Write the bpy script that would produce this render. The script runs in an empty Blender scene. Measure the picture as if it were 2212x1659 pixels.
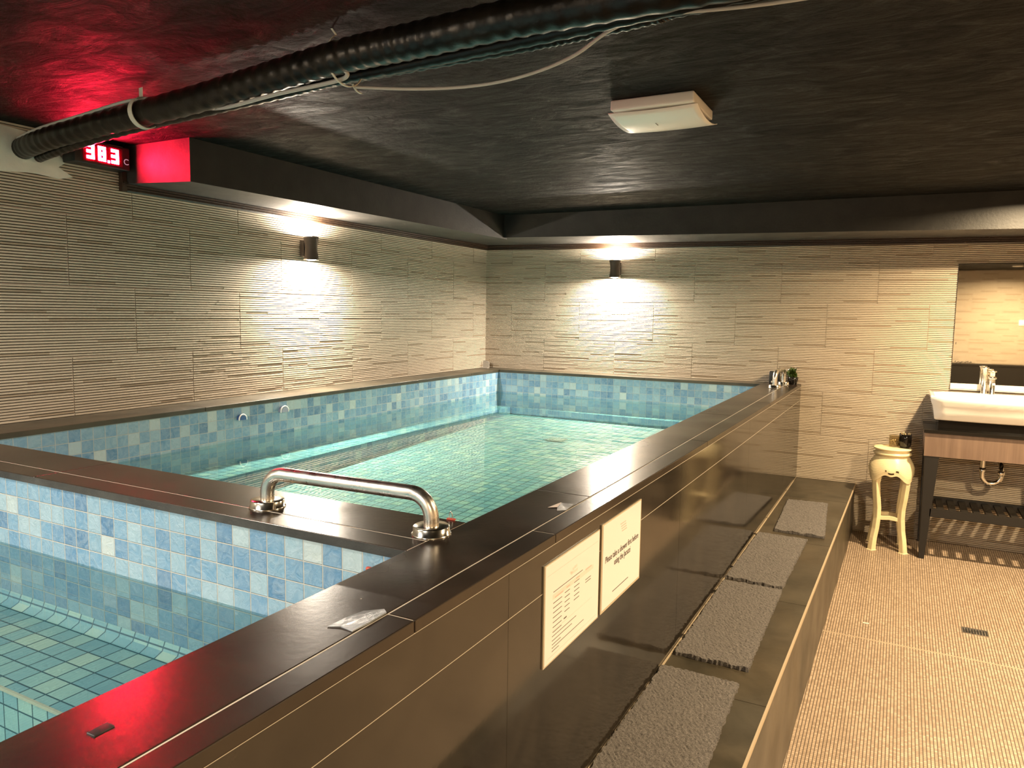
import bpy, bmesh, math, random
from mathutils import Vector, Matrix

random.seed(7)
scene = bpy.context.scene
col = scene.collection
PI = math.pi

# ------------------------------------------------------------------ camera, world, exposure
CAM = Vector((3.1136, -5.4329, 1.5077))
YAW, PITCH, ROLL, FPX = 0.4836, -0.0972, 0.0139, 1591.18
fw = Vector((-math.sin(YAW) * math.cos(PITCH), math.cos(YAW) * math.cos(PITCH), math.sin(PITCH)))
rt = fw.cross(Vector((0, 0, 1))).normalized()
up = rt.cross(fw)
cr, sr = math.cos(ROLL), math.sin(ROLL)
rt2, up2 = rt * cr + up * sr, up * cr - rt * sr
cam_data = bpy.data.cameras.new('camera')
cam_data.sensor_fit = 'HORIZONTAL'
cam_data.sensor_width = 36.0
cam_data.lens = FPX / 2212.0 * 36.0
cam_data.clip_start = 0.02
cam = bpy.data.objects.new('camera', cam_data)
mx = Matrix((rt2, up2, -fw)).transposed().to_4x4()
mx.translation = CAM
cam.matrix_world = mx
col.objects.link(cam)
scene.camera = cam

world = bpy.data.worlds.new('world')
scene.world = world
world.use_nodes = True
world.node_tree.nodes['Background'].inputs[0].default_value = (0.9, 0.95, 1.0, 1)
world.node_tree.nodes['Background'].inputs[1].default_value = 0.0

scene.view_settings.view_transform = 'Standard'
scene.view_settings.look = 'None'
scene.view_settings.gamma = 1.0
scene.view_settings.use_curve_mapping = False
scene.view_settings.exposure = 0.0
try:
    scene.cycles.use_denoising = True
    scene.cycles.denoiser = 'OPENIMAGEDENOISE'
    scene.cycles.max_bounces = 12
    scene.cycles.diffuse_bounces = 6
    scene.cycles.glossy_bounces = 5
    scene.cycles.transparent_max_bounces = 12
    scene.cycles.sample_clamp_indirect = 8.0
    scene.cycles.caustics_reflective = True
    scene.cycles.blur_glossy = 0.5
except Exception:
    pass

# light strengths in one place (watts); each lamp is made in its own builder below
SCONCE_DOWN, SCONCE_UP = 75.0, 40.0
WARM = (1.0, 0.75, 0.45)
NEUTRAL = (1.0, 0.88, 0.72)


# ------------------------------------------------------------------ mesh helpers
class MB:
    """collects faces (world coordinates) and links them as ONE mesh object"""

    def __init__(self):
        self.v, self.f, self.m, self.s = [], [], [], []

    def face(self, pts, mi=0, smooth=False):
        n = len(self.v)
        self.v += [tuple(p) for p in pts]
        self.f.append(tuple(range(n, n + len(pts))))
        self.m.append(mi)
        self.s.append(smooth)

    def mesh(self, verts, faces, mi=0, smooth=False):
        n = len(self.v)
        self.v += [tuple(p) for p in verts]
        for f in faces:
            self.f.append(tuple(i + n for i in f))
            self.m.append(mi)
            self.s.append(smooth)

    def hexa(self, b, t, mi=0):
        """b, t: four bottom and four top points, counter-clockwise seen from above"""
        self.mesh(list(b) + list(t), [(3, 2, 1, 0), (4, 5, 6, 7), (0, 1, 5, 4), (1, 2, 6, 5), (2, 3, 7, 6), (3, 0, 4, 7)], mi)

    def box(self, x0, x1, y0, y1, z0, z1, mi=0):
        self.hexa([(x0, y0, z0), (x1, y0, z0), (x1, y1, z0), (x0, y1, z0)],
                  [(x0, y0, z1), (x1, y0, z1), (x1, y1, z1), (x0, y1, z1)], mi)

    def slab(self, quad, z0, z1, mi=0):
        self.hexa([(p[0], p[1], z0) for p in quad], [(p[0], p[1], z1) for p in quad], mi)

    def rbox(self, x0, x1, y0, y1, z0, z1, r, mi=0, seg=3):
        """box with rounded edges, through bmesh bevel"""
        bm = bmesh.new()
        bmesh.ops.create_cube(bm, size=1.0)
        for v in bm.verts:
            v.co = Vector(((x0 + x1) / 2 + v.co.x * (x1 - x0), (y0 + y1) / 2 + v.co.y * (y1 - y0), (z0 + z1) / 2 + v.co.z * (z1 - z0)))
        bmesh.ops.bevel(bm, geom=list(bm.edges), offset=r, segments=seg, profile=0.5, affect='EDGES')
        self.add_bm(bm, mi, True)

    def add_bm(self, bm, mi=0, smooth=False):
        bm.verts.index_update()
        self.mesh([v.co.copy() for v in bm.verts], [[v.index for v in f.verts] for f in bm.faces], mi, smooth)
        bm.free()

    def tube(self, path, r, n=12, mi=0, caps=True, radii=None):
        path = [Vector(p) for p in path]
        rings = []
        prev = None
        for i, p in enumerate(path):
            if i == 0:
                d = path[1] - path[0]
            elif i == len(path) - 1:
                d = path[-1] - path[-2]
            else:
                d = (path[i + 1] - p).normalized() + (p - path[i - 1]).normalized()
            d.normalize()
            if prev is None:
                a = Vector((0, 0, 1)) if abs(d.z) < 0.9 else Vector((1, 0, 0))
                u = d.cross(a).normalized()
            else:
                u = (prev - d * prev.dot(d)).normalized()
            prev = u
            w = d.cross(u)
            rr = radii[i] if radii else r
            rings.append([p + (u * math.cos(2 * PI * k / n) + w * math.sin(2 * PI * k / n)) * rr for k in range(n)])
        verts = [q for ring in rings for q in ring]
        faces = []
        for i in range(len(rings) - 1):
            for k in range(n):
                faces.append((i * n + k, i * n + (k + 1) % n, (i + 1) * n + (k + 1) % n, (i + 1) * n + k))
        self.mesh(verts, faces, mi, True)
        if caps:
            self.face(list(reversed(rings[0])), mi)
            self.face(rings[-1], mi)

    def lathe(self, c, prof, n=32, mi=0, caps=True, smooth=True, axis=None):
        """prof: list of (radius, height) about a vertical line through c"""
        c = Vector(c)
        verts = []
        for r, h in prof:
            for k in range(n):
                a = 2 * PI * k / n
                p = Vector((r * math.cos(a), r * math.sin(a), h))
                if axis is not None:
                    p = axis @ p
                verts.append(c + p)
        faces = []
        for i in range(len(prof) - 1):
            for k in range(n):
                faces.append((i * n + k, i * n + (k + 1) % n, (i + 1) * n + (k + 1) % n, (i + 1) * n + k))
        self.mesh(verts, faces, mi, smooth)
        if caps:
            if prof[0][0] > 1e-6:
                self.face(list(reversed(verts[:n])), mi)
            if prof[-1][0] > 1e-6:
                self.face(verts[-n:], mi)

    def build(self, name, mats, parent=None, loc=None, bevel=0.0, kind=None):
        me = bpy.data.meshes.new(name)
        off = Vector((0, 0, 0))
        if parent is not None:
            q = parent
            while q is not None:
                off += q.location
                q = q.parent
        elif loc is not None:
            off = Vector(loc)
        me.from_pydata([tuple(Vector(p) - off) for p in self.v], [], self.f)
        mats = mats if isinstance(mats, (list, tuple)) else [mats]
        for m in mats:
            me.materials.append(m)
        for p, mi, s in zip(me.polygons, self.m, self.s):
            p.material_index = mi
            p.use_smooth = s
        uv = me.uv_layers.new(name='UVMap')
        for p in me.polygons:
            n = p.normal
            ax = max(range(3), key=lambda i: abs(n[i]))
            for li in p.loop_indices:
                co = me.vertices[me.loops[li].vertex_index].co + off
                uv.data[li].uv = ((co.y, co.z), (co.x, co.z), (co.x, co.y))[ax]
        me.update()
        o = bpy.data.objects.new(name, me)
        col.objects.link(o)
        if parent is not None:
            o.parent = parent
        elif loc is not None:
            o.location = loc
        if bevel:
            b = o.modifiers.new('bevel', 'BEVEL')
            b.width = bevel
            b.segments = 2
            b.limit_method = 'ANGLE'
        if kind:
            o['kind'] = kind
        return o


def tag(o, label, cat, group=None):
    o['label'] = label
    o['category'] = cat
    if group:
        o['group'] = group
    return o


def thing(name, label, cat, loc, group=None):
    o = bpy.data.objects.new(name, None)
    o.empty_display_size = 0.1
    col.objects.link(o)
    o.location = loc
    return tag(o, label, cat, group)


def struct(name, mb, mat, parent=None):
    return mb.build(name, mat, parent, kind=None if parent else 'structure')


def dup(root, loc, label=None, group=None):
    """a copy of a thing with copies of its parts and sub-parts"""
    r = root.copy()
    col.objects.link(r)
    r.location = loc
    if label:
        r['label'] = label
    if group:
        r['group'] = group

    def rec(src, dst):
        for ch in list(src.children):
            c = ch.copy()
            col.objects.link(c)
            c.parent = dst
            rec(ch, c)
    rec(root, r)
    return r


def smoothpath(pts, n=8):
    """Catmull-Rom through pts"""
    pts = [Vector(p) for p in pts]
    out = []
    for i in range(len(pts) - 1):
        p0 = pts[max(i - 1, 0)]
        p1, p2 = pts[i], pts[i + 1]
        p3 = pts[min(i + 2, len(pts) - 1)]
        for k in range(n):
            t = k / n
            out.append(0.5 * ((2 * p1) + (p2 - p0) * t + (2 * p0 - 5 * p1 + 4 * p2 - p3) * t * t + (3 * p1 - p0 - 3 * p2 + p3) * t ** 3))
    out.append(pts[-1])
    return out


# ------------------------------------------------------------------ material helpers
class NT:
    def __init__(self, name):
        self.mat = bpy.data.materials.new(name)
        self.mat.use_nodes = True
        self.t = self.mat.node_tree
        self.t.nodes.clear()
        self.out = self.t.nodes.new('ShaderNodeOutputMaterial')

    def n(self, typ, **kw):
        nd = self.t.nodes.new('ShaderNode' + typ)
        for k, v in kw.items():
            if k.startswith('_'):
                setattr(nd, k[1:], v)
            else:
                key = int(k[1:]) if (k[0] == 'i' and k[1:].isdigit()) else k.replace('__', ' ')
                self.set(nd.inputs[key], v)
        return nd

    def set(self, sock, v):
        if hasattr(v, 'is_linked') or isinstance(v, bpy.types.NodeSocket):
            self.t.links.new(v, sock)
        elif isinstance(v, tuple) and len(v) == 3 and sock.type == 'RGBA':
            sock.default_value = (*v, 1)
        else:
            sock.default_value = v

    def math(self, op, a, b=None, c=None):
        nd = self.t.nodes.new('ShaderNodeMath')
        nd.operation = op
        self.set(nd.inputs[0], a)
        if b is not None:
            self.set(nd.inputs[1], b)
        if c is not None:
            self.set(nd.inputs[2], c)
        return nd.outputs[0]

    def ramp(self, fac, stops, interp='LINEAR'):
        nd = self.t.nodes.new('ShaderNodeValToRGB')
        nd.color_ramp.interpolation = interp
        el = nd.color_ramp.elements
        while len(el) > 1:
            el.remove(el[-1])
        el[0].position, el[0].color = stops[0][0], self.c4(stops[0][1])
        for p, c in stops[1:]:
            e = el.new(p)
            e.color = self.c4(c)
        self.t.links.new(fac, nd.inputs[0])
        return nd.outputs[0]

    @staticmethod
    def c4(c):
        return (c, c, c, 1) if isinstance(c, (int, float)) else (*c, 1)

    def mix(self, fac, a, b, blend='MIX'):
        nd = self.t.nodes.new('ShaderNodeMix')
        nd.data_type = 'RGBA'
        nd.blend_type = blend
        self.set(nd.inputs[0], fac)
        self.set(nd.inputs[6], a)
        self.set(nd.inputs[7], b)
        return nd.outputs[2]

    def coord(self, which='Object', scale=(1, 1, 1), loc=(0, 0, 0)):
        tc = self.t.nodes.new('ShaderNodeTexCoord')
        mp = self.t.nodes.new('ShaderNodeMapping')
        mp.inputs['Scale'].default_value = scale
        mp.inputs['Location'].default_value = loc
        self.t.links.new(tc.outputs[which], mp.inputs[0])
        return mp.outputs[0]

    def noise(self, vec, scale, detail=4.0, rough=0.55, dist=0.0):
        nd = self.n('TexNoise', Vector=vec, Scale=scale, Detail=detail, Roughness=rough, Distortion=dist)
        return nd.outputs[0]

    def bump(self, h, strength=0.3, dist=0.01, normal=None):
        nd = self.n('Bump', Height=h, Strength=strength, Distance=dist)
        if normal is not None:
            self.t.links.new(normal, nd.inputs['Normal'])
        return nd.outputs[0]

    def schlick(self, f0, normal=None):
        """Fresnel reflectance, the same from both sides of a thin surface"""
        g = self.n('NewGeometry')
        d = self.n('VectorMath', _operation='DOT_PRODUCT', i0=g.outputs['Incoming'], i1=normal if normal is not None else g.outputs['Normal'])
        k = self.math('SUBTRACT', 1.0, self.math('ABSOLUTE', d.outputs['Value']))
        return self.math('MULTIPLY_ADD', self.math('POWER', k, 5.0), 1.0 - f0, f0)

    def principled(self, **kw):
        nd = self.t.nodes.new('ShaderNodeBsdfPrincipled')
        for k, v in kw.items():
            self.set(nd.inputs[k.replace('__', ' ')], v)
        self.t.links.new(nd.outputs[0], self.out.inputs[0])
        return nd


def simple(name, color, rough=0.5, metal=0.0, bump=0.0, bscale=80.0, vary=0.0, coat=0.0, spec=0.5):
    m = NT(name)
    vec = m.coord('Object')
    kw = {}
    c = color
    if vary:
        nz = m.noise(vec, 9.0, 5)
        c = m.mix(m.ramp(nz, [(0.35, 0.0), (0.7, 1.0)]), tuple(x * (1 - vary) for x in color), tuple(min(1, x * (1 + vary * 0.6)) for x in color))
    if bump:
        kw['Normal'] = m.bump(m.noise(vec, bscale, 5), bump, 0.004)
    m.principled(Base__Color=c, Roughness=rough, Metallic=metal, Coat__Weight=coat, Specular__IOR__Level=spec, **kw)
    return m.mat


def mosaic(name, pu, pv, ou, ov, stops, grout, g=0.0024, rough=(0.16, 0.45), bstr=0.45, vein=0.38, spec=0.5):
    m = NT(name)
    tc = m.t.nodes.new('ShaderNodeTexCoord')
    sep = m.n('SeparateXYZ', Vector=tc.outputs['UV'])
    u = m.math('DIVIDE', m.math('ADD', sep.outputs[0], ou), pu)
    v = m.math('DIVIDE', m.math('ADD', sep.outputs[1], ov), pv)
    fu, fv = m.math('FRACT', u), m.math('FRACT', v)
    du = m.math('MULTIPLY', m.math('MINIMUM', fu, m.math('SUBTRACT', 1.0, fu)), pu)
    dv = m.math('MULTIPLY', m.math('MINIMUM', fv, m.math('SUBTRACT', 1.0, fv)), pv)
    d = m.math('MINIMUM', du, dv)
    tile = m.n('MapRange', Value=d)
    tile.inputs['From Min'].default_value = g * 0.35
    tile.inputs['From Max'].default_value = g * 0.75
    mask = tile.outputs[0]
    cid = m.n('CombineXYZ', X=m.math('FLOOR', u), Y=m.math('FLOOR', v), Z=3.3)
    wn = m.n('TexWhiteNoise', Vector=cid.outputs[0])
    tcol = m.ramp(wn.outputs[0], stops, 'LINEAR')
    # every tile is a cut stone of its own: shift the veins from tile to tile
    off = m.n('VectorMath', _operation='MULTIPLY_ADD', i0=wn.outputs[1], i1=(7.0, 7.0, 7.0), i2=tc.outputs['Object'])
    nz = m.noise(off.outputs[0], 34.0, 6, 0.62, 1.6)
    veins = m.ramp(nz, [(0.3, 0.0), (0.62, 1.0)])
    tcol = m.mix(m.math('MULTIPLY', veins, vein), tcol, (0.36, 0.45, 0.50))
    nz2 = m.noise(off.outputs[0], 16.0, 3)
    tcol = m.mix(m.math('MULTIPLY', m.ramp(nz2, [(0.4, 0.0), (0.75, 1.0)]), 0.35), tcol, m.mix(0.5, tcol, (0.1, 0.22, 0.34)))
    c = m.mix(mask, grout, tcol)
    h = m.math('ADD', m.math('MULTIPLY', nz, 0.9), m.math('MULTIPLY', mask, 0.8))
    r = m.mix(mask, (rough[1] + 0.2,) * 3, m.ramp(nz2, [(0.3, rough[0]), (0.7, rough[1])]))
    m.principled(Base__Color=c, Roughness=r, Normal=m.bump(h, bstr, 0.004), Specular__IOR__Level=spec)
    return m.mat


def dark_stone(name, base, hi, rough0, rough1, specks=0.5, bstr=0.08, brown=0.3):
    m = NT(name)
    vec = m.coord('Object')
    n1 = m.noise(vec, 5.0, 6, 0.62, 0.6)
    n2 = m.noise(vec, 60.0, 5)
    n3 = m.noise(m.coord('Object', (1, 1, 0.35)), 2.2, 4)
    c = m.mix(m.ramp(n1, [(0.35, 0.0), (0.72, 1.0)]), base, hi)
    c = m.mix(m.math('MULTIPLY', m.ramp(n3, [(0.45, 0.0), (0.7, 1.0)]), brown), c, (hi[0] * 1.5, hi[1] * 1.2, hi[2] * 0.9))
    vo = m.n('TexVoronoi', Vector=vec, Scale=26.0, Randomness=1.0)
    dots = m.ramp(vo.outputs['Distance'], [(0.035, 1.0), (0.05, 0.0)])
    gate = m.ramp(m.n('SeparateColor', i0=vo.outputs['Color']).outputs[0], [(0.955, 0.0), (0.965, 1.0)])
    c = m.mix(m.math('MULTIPLY', m.math('MULTIPLY', dots, gate), specks), c, (0.7, 0.62, 0.5))
    r = m.ramp(m.noise(vec, 3.5, 3, 0.5), [(0.25, rough0), (0.8, rough1)])
    m.principled(Base__Color=c, Roughness=r, Normal=m.bump(n2, bstr, 0.002))
    return m.mat


def water_mat(name, tint, wave):
    m = NT(name)
    vec = m.coord('Object', (1.0, 1.0, 1.0))
    n1 = m.noise(m.coord('Object', (3.0, 9.0, 1.0), (0, 0, 0)), 1.6, 2, 0.5, 0.3)
    n2 = m.noise(vec, 16.0, 2)
    h = m.math('ADD', m.math('MULTIPLY', n1, 1.0), m.math('MULTIPLY', n2, 0.06))
    nor = m.bump(h, wave, 0.02)
    fr = m.schlick(0.02, nor)
    tr = m.n('BsdfTransparent', Color=tint)
    gl = m.n('BsdfGlossy', Color=(1, 1, 1), Roughness=0.0, Normal=nor)
    mx_ = m.n('MixShader', i0=fr, i1=tr.outputs[0], i2=gl.outputs[0])
    m.t.links.new(mx_.outputs[0], m.out.inputs[0])
    return m.mat


def emit(name, color, strength):
    m = NT(name)
    e = m.n('Emission', Color=color, Strength=strength)
    m.t.links.new(e.outputs[0], m.out.inputs[0])
    return m.mat


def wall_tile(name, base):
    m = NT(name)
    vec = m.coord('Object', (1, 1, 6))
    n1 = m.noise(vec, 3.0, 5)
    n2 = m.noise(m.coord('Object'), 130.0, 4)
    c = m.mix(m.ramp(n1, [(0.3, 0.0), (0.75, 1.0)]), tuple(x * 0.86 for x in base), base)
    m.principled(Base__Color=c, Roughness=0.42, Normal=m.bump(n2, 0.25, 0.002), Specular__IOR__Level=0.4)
    return m.mat


def ceiling_mat():
    m = NT('black_painted_concrete')
    vec = m.coord('Object')
    n1 = m.noise(vec, 26.0, 8, 0.65)
    n2 = m.noise(m.coord('Object', (0.8, 2.0, 1.0)), 6.0, 8, 0.68, 1.2)
    n3 = m.noise(vec, 1.7, 5, 0.6)
    c = m.mix(m.ramp(n3, [(0.35, 0.0), (0.7, 1.0)]), (0.002, 0.0018, 0.0015), (0.013, 0.011, 0.008))
    h = m.math('ADD', m.math('MULTIPLY', n1, 0.6), n2)
    m.principled(Base__Color=c, Roughness=m.ramp(n2, [(0.3, 0.42), (0.7, 0.8)]), Normal=m.bump(h, 1.0, 0.03), Specular__IOR__Level=0.10)
    return m.mat


def floor_mat():
    m = NT('fine_beige_mosaic')
    tc = m.t.nodes.new('ShaderNodeTexCoord')
    p = 0.0118
    sep = m.n('SeparateXYZ', Vector=tc.outputs['UV'])
    u, v = m.math('DIVIDE', sep.outputs[0], p), m.math('DIVIDE', sep.outputs[1], p)
    fu, fv = m.math('FRACT', u), m.math('FRACT', v)
    du = m.math('MINIMUM', fu, m.math('SUBTRACT', 1.0, fu))
    dv = m.math('MINIMUM', fv, m.math('SUBTRACT', 1.0, fv))
    mu = m.ramp(du, [(0.08, 0.0), (0.17, 1.0)])
    mv = m.ramp(dv, [(0.05, 0.35), (0.12, 1.0)])
    mask = m.math('MULTIPLY', mu, mv)
    cid = m.n('CombineXYZ', X=m.math('FLOOR', u), Y=m.math('FLOOR', v), Z=1.0)
    wn = m.n('TexWhiteNoise', Vector=cid.outputs[0])
    tcol = m.ramp(wn.outputs[0], [(0.0, (0.30, 0.22, 0.15)), (0.6, (0.40, 0.30, 0.21)), (1.0, (0.48, 0.37, 0.27))])
    n = m.noise(tc.outputs['Object'], 2.2, 5)
    tcol = m.mix(m.math('MULTIPLY', m.ramp(n, [(0.4, 0.0), (0.7, 1.0)]), 0.35), tcol, (0.27, 0.20, 0.14))
    c = m.mix(mask, (0.07, 0.05, 0.033), tcol)
    m.principled(Base__Color=c, Roughness=0.38, Normal=m.bump(mask, 0.35, 0.003))
    return m.mat


def mat_mat():
    m = NT('grey_loop_vinyl')
    vec = m.coord('Object')
    n1 = m.noise(vec, 190.0, 5, 0.7, 2.0)
    n2 = m.noise(vec, 8.0, 4)
    c = m.ramp(n1, [(0.38, (0.04, 0.036, 0.033)), (0.5, (0.17, 0.155, 0.145)), (0.66, (0.31, 0.285, 0.265))])
    c = m.mix(m.math('MULTIPLY', n2, 0.35), c, (0.10, 0.085, 0.07))
    m.principled(Base__Color=c, Roughness=0.85, Normal=m.bump(n1, 0.9, 0.006))
    return m.mat


def wood(name, a, b, axis='z'):
    m = NT(name)
    sc = {'z': (30, 30, 1.2), 'x': (1.2, 30, 30)}[axis]
    n1 = m.noise(m.coord('Object', sc), 1.6, 5, 0.6)
    c = m.ramp(n1, [(0.3, a), (0.7, b)])
    m.principled(Base__Color=c, Roughness=0.42)
    return m.mat


def brushed(name, color, rough=0.22):
    m = NT(name)
    n1 = m.noise(m.coord('Object', (1, 1, 1)), 40.0, 3)
    m.principled(Base__Color=color, Metallic=1.0, Roughness=m.ramp(n1, [(0.3, rough * 0.8), (0.7, rough * 1.3)]))
    return m.mat


BLUE = [(0.0, (0.045, 0.13, 0.25)), (0.14, (0.075, 0.19, 0.325)), (0.4, (0.115, 0.25, 0.38)), (0.7, (0.15, 0.28, 0.38)),
        (0.88, (0.26, 0.38, 0.44)), (1.0, (0.42, 0.48, 0.46))]
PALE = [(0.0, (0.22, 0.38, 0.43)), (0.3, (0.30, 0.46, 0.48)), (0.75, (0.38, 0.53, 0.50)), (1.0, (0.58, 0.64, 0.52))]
GROUT = (0.36, 0.38, 0.37)
M = {
    'wall': wall_tile('ridged_beige_tile', (0.60, 0.51, 0.395)),
    'bar': wall_tile('tan_inset_strip', (0.43, 0.345, 0.25)),
    'groove': wall_tile('shaded_tile_groove', (0.245, 0.18, 0.118)),  # groove colour darkened: the shade between ridges is put in
    'joint': simple('pale_tile_joint', (0.42, 0.36, 0.29), 0.8),
    'ceiling': ceiling_mat(),
    'beam': simple('shaded_beam_side', (0.014, 0.013, 0.011), 0.55, bump=0.25, bscale=60, vary=0.5),  # beam sides made blacker: being unlit is put into their colour
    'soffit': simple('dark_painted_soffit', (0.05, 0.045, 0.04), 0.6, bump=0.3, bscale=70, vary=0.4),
    'trim': wood('dark_brown_moulding', (0.018, 0.010, 0.006), (0.05, 0.026, 0.014), 'x'),
    'plaster': simple('bare_white_plaster', (0.78, 0.76, 0.66), 0.85, bump=0.3, bscale=40, vary=0.12),
    'floor': floor_mat(),
    'blue': mosaic('blue_stone_mosaic', 0.0512, 0.0508, 0.013, 0.049, BLUE, GROUT),
    'blue_near': mosaic('blue_stone_mosaic_coarse', 0.0536, 0.0508, 0.0295, 0.0465, BLUE, (0.46, 0.46, 0.42), bstr=0.9),
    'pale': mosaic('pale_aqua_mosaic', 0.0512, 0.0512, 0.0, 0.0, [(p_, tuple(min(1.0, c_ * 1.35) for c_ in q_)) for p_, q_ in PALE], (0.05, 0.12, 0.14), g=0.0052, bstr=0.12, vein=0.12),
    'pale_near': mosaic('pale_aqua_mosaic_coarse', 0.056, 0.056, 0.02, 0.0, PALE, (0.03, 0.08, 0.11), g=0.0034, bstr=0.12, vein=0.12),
    'rim': dark_stone('black_stone_rim', (0.009, 0.007, 0.0055), (0.030, 0.021, 0.014), 0.19, 0.30, 0.7),
    'face': dark_stone('dark_polished_tile', (0.014, 0.012, 0.0095), (0.034, 0.028, 0.021), 0.06, 0.14, 0.35, 0.03, 0.12),
    'step': dark_stone('dark_step_tile', (0.030, 0.026, 0.017), (0.072, 0.060, 0.040), 0.28, 0.5, 0.4, 0.12),
    'grout': simple('light_grout', (0.55, 0.48, 0.38), 0.7),
    'grout_tan': simple('tan_grout', (0.38, 0.30, 0.20), 0.7),
    'rough_edge': simple('chipped_grey_edge', (0.032, 0.032, 0.028), 0.75, bump=0.6, bscale=60, vary=0.5),
    'water_far': water_mat('clear_teal_water', (0.57, 0.79, 0.77), 0.004),
    'water_near': water_mat('clear_aqua_water', (0.57, 0.69, 0.69), 0.003),
    'steel': brushed('brushed_steel', (0.70, 0.66, 0.60), 0.28),
    'chrome': brushed('polished_chrome', (0.80, 0.76, 0.68), 0.16),
    'white_plastic': simple('white_plastic', (0.80, 0.79, 0.76), 0.3),
    'duct': simple('black_taped_duct', (0.010, 0.0075, 0.005), 0.30, bump=0.5, bscale=25, vary=0.5, spec=0.25),
    'cable': simple('grey_white_cable', (0.46, 0.43, 0.39), 0.5),
    'strap': simple('pale_strap', (0.62, 0.58, 0.48), 0.45),
    'black': simple('matt_black_plastic', (0.012, 0.012, 0.012), 0.4),
    'gloss_black': simple('gloss_black', (0.008, 0.007, 0.006), 0.12),
    'sconce': simple('dark_bronze_metal', (0.045, 0.036, 0.028), 0.42, 0.2),
    'lens': emit('lamp_glass', (1.0, 0.93, 0.82), 30.0),
    'mat': mat_mat(),
    'paper': simple('white_paper', (0.78, 0.735, 0.71), 0.35, coat=0.4),
    'sleeve': simple('clear_sleeve_edge', (0.50, 0.42, 0.30), 0.2),
    'ink': simple('grey_ink', (0.10, 0.09, 0.085), 0.6),
    'pink': simple('pink_ink', (0.66, 0.42, 0.37), 0.6),
    'pinkpale': simple('pale_pink_ink', (0.74, 0.60, 0.54), 0.6),
    'faint': simple('faint_grey_line', (0.55, 0.49, 0.46), 0.6),
    'ceramic': simple('white_glazed_ceramic', (0.84, 0.81, 0.75), 0.1, coat=0.5),
    'apron': wood('brown_wood_veneer', (0.13, 0.085, 0.062), (0.20, 0.135, 0.098), 'z'),
    'frame': simple('black_brown_wood', (0.007, 0.0055, 0.004), 0.5),
    'cream': simple('cream_paint', (0.78, 0.66, 0.40), 0.36, vary=0.12),
    'mirror': simple('mirror_silver', (0.88, 0.84, 0.74), 0.02, 1.0),
    'leaf': simple('dark_green_leaf', (0.05, 0.085, 0.012), 0.35, vary=0.4),
    'pebble': simple('pale_pebbles', (0.60, 0.48, 0.28), 0.5, vary=0.3),
    'blue_cap': simple('blue_plastic', (0.05, 0.11, 0.27), 0.3),
    'grey_cap': simple('lilac_grey_plastic', (0.30, 0.32, 0.42), 0.35),
    'tape': simple('grey_tape', (0.30, 0.32, 0.34), 0.35, bump=0.5, bscale=50, vary=0.5),
    'tape_pale': simple('pale_pink_tape', (0.58, 0.50, 0.44), 0.4),
    'red': simple('red_plastic', (0.45, 0.06, 0.03), 0.4),
    'guard': simple('grey_plastic', (0.34, 0.31, 0.27), 0.45),
    'panel': simple('black_wall_panel', (0.012, 0.011, 0.010), 0.3),
    'digit': emit('red_led', (1.0, 0.012, 0.045), 850.0),
    'led_window': simple('dark_red_window', (0.10, 0.004, 0.01), 0.15),
    'ctext': emit('faint_pink_letter', (1.0, 0.45, 0.55), 0.55),
}


def glass_mat():
    m = NT('thin_clear_glass')
    fr = m.schlick(0.04)
    tr = m.n('BsdfTransparent', Color=(0.80, 0.76, 0.66))
    gl = m.n('BsdfGlossy', Color=(1, 1, 1), Roughness=0.02)
    mx_ = m.n('MixShader', i0=fr, i1=tr.outputs[0], i2=gl.outputs[0])
    m.t.links.new(mx_.outputs[0], m.out.inputs[0])
    return m.mat


M['glass'] = glass_mat()

# ------------------------------------------------------------------ the room
XR, YB, CZ = 5.6, -7.5, 2.215      # right wall, wall behind the camera, ceiling height


def floor_z(y):
    return 0.06 + 0.033 * min(max(y, -4.2), 0.0)


def rim_x(y):          # outer edge of the black parapet
    return 2.525 + 0.0085 * y


def step_x(y):         # outer edge of the step
    return 2.907 + 0.0205 * y


STEP_Z, RIM_Z = 0.388, 1.04
TW, TH, TA = 0.6033, 0.30, 1.5923      # wall tile width, height and one row line
BARS = [(0.70, 1.0, 0.115), (0.0, 0.31, 0.345), (0.67, 0.93, 0.36), (0.0, 0.65, 0.48), (0.0, 0.31, 0.79), (0.66, 1.0, 0.935)]


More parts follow.
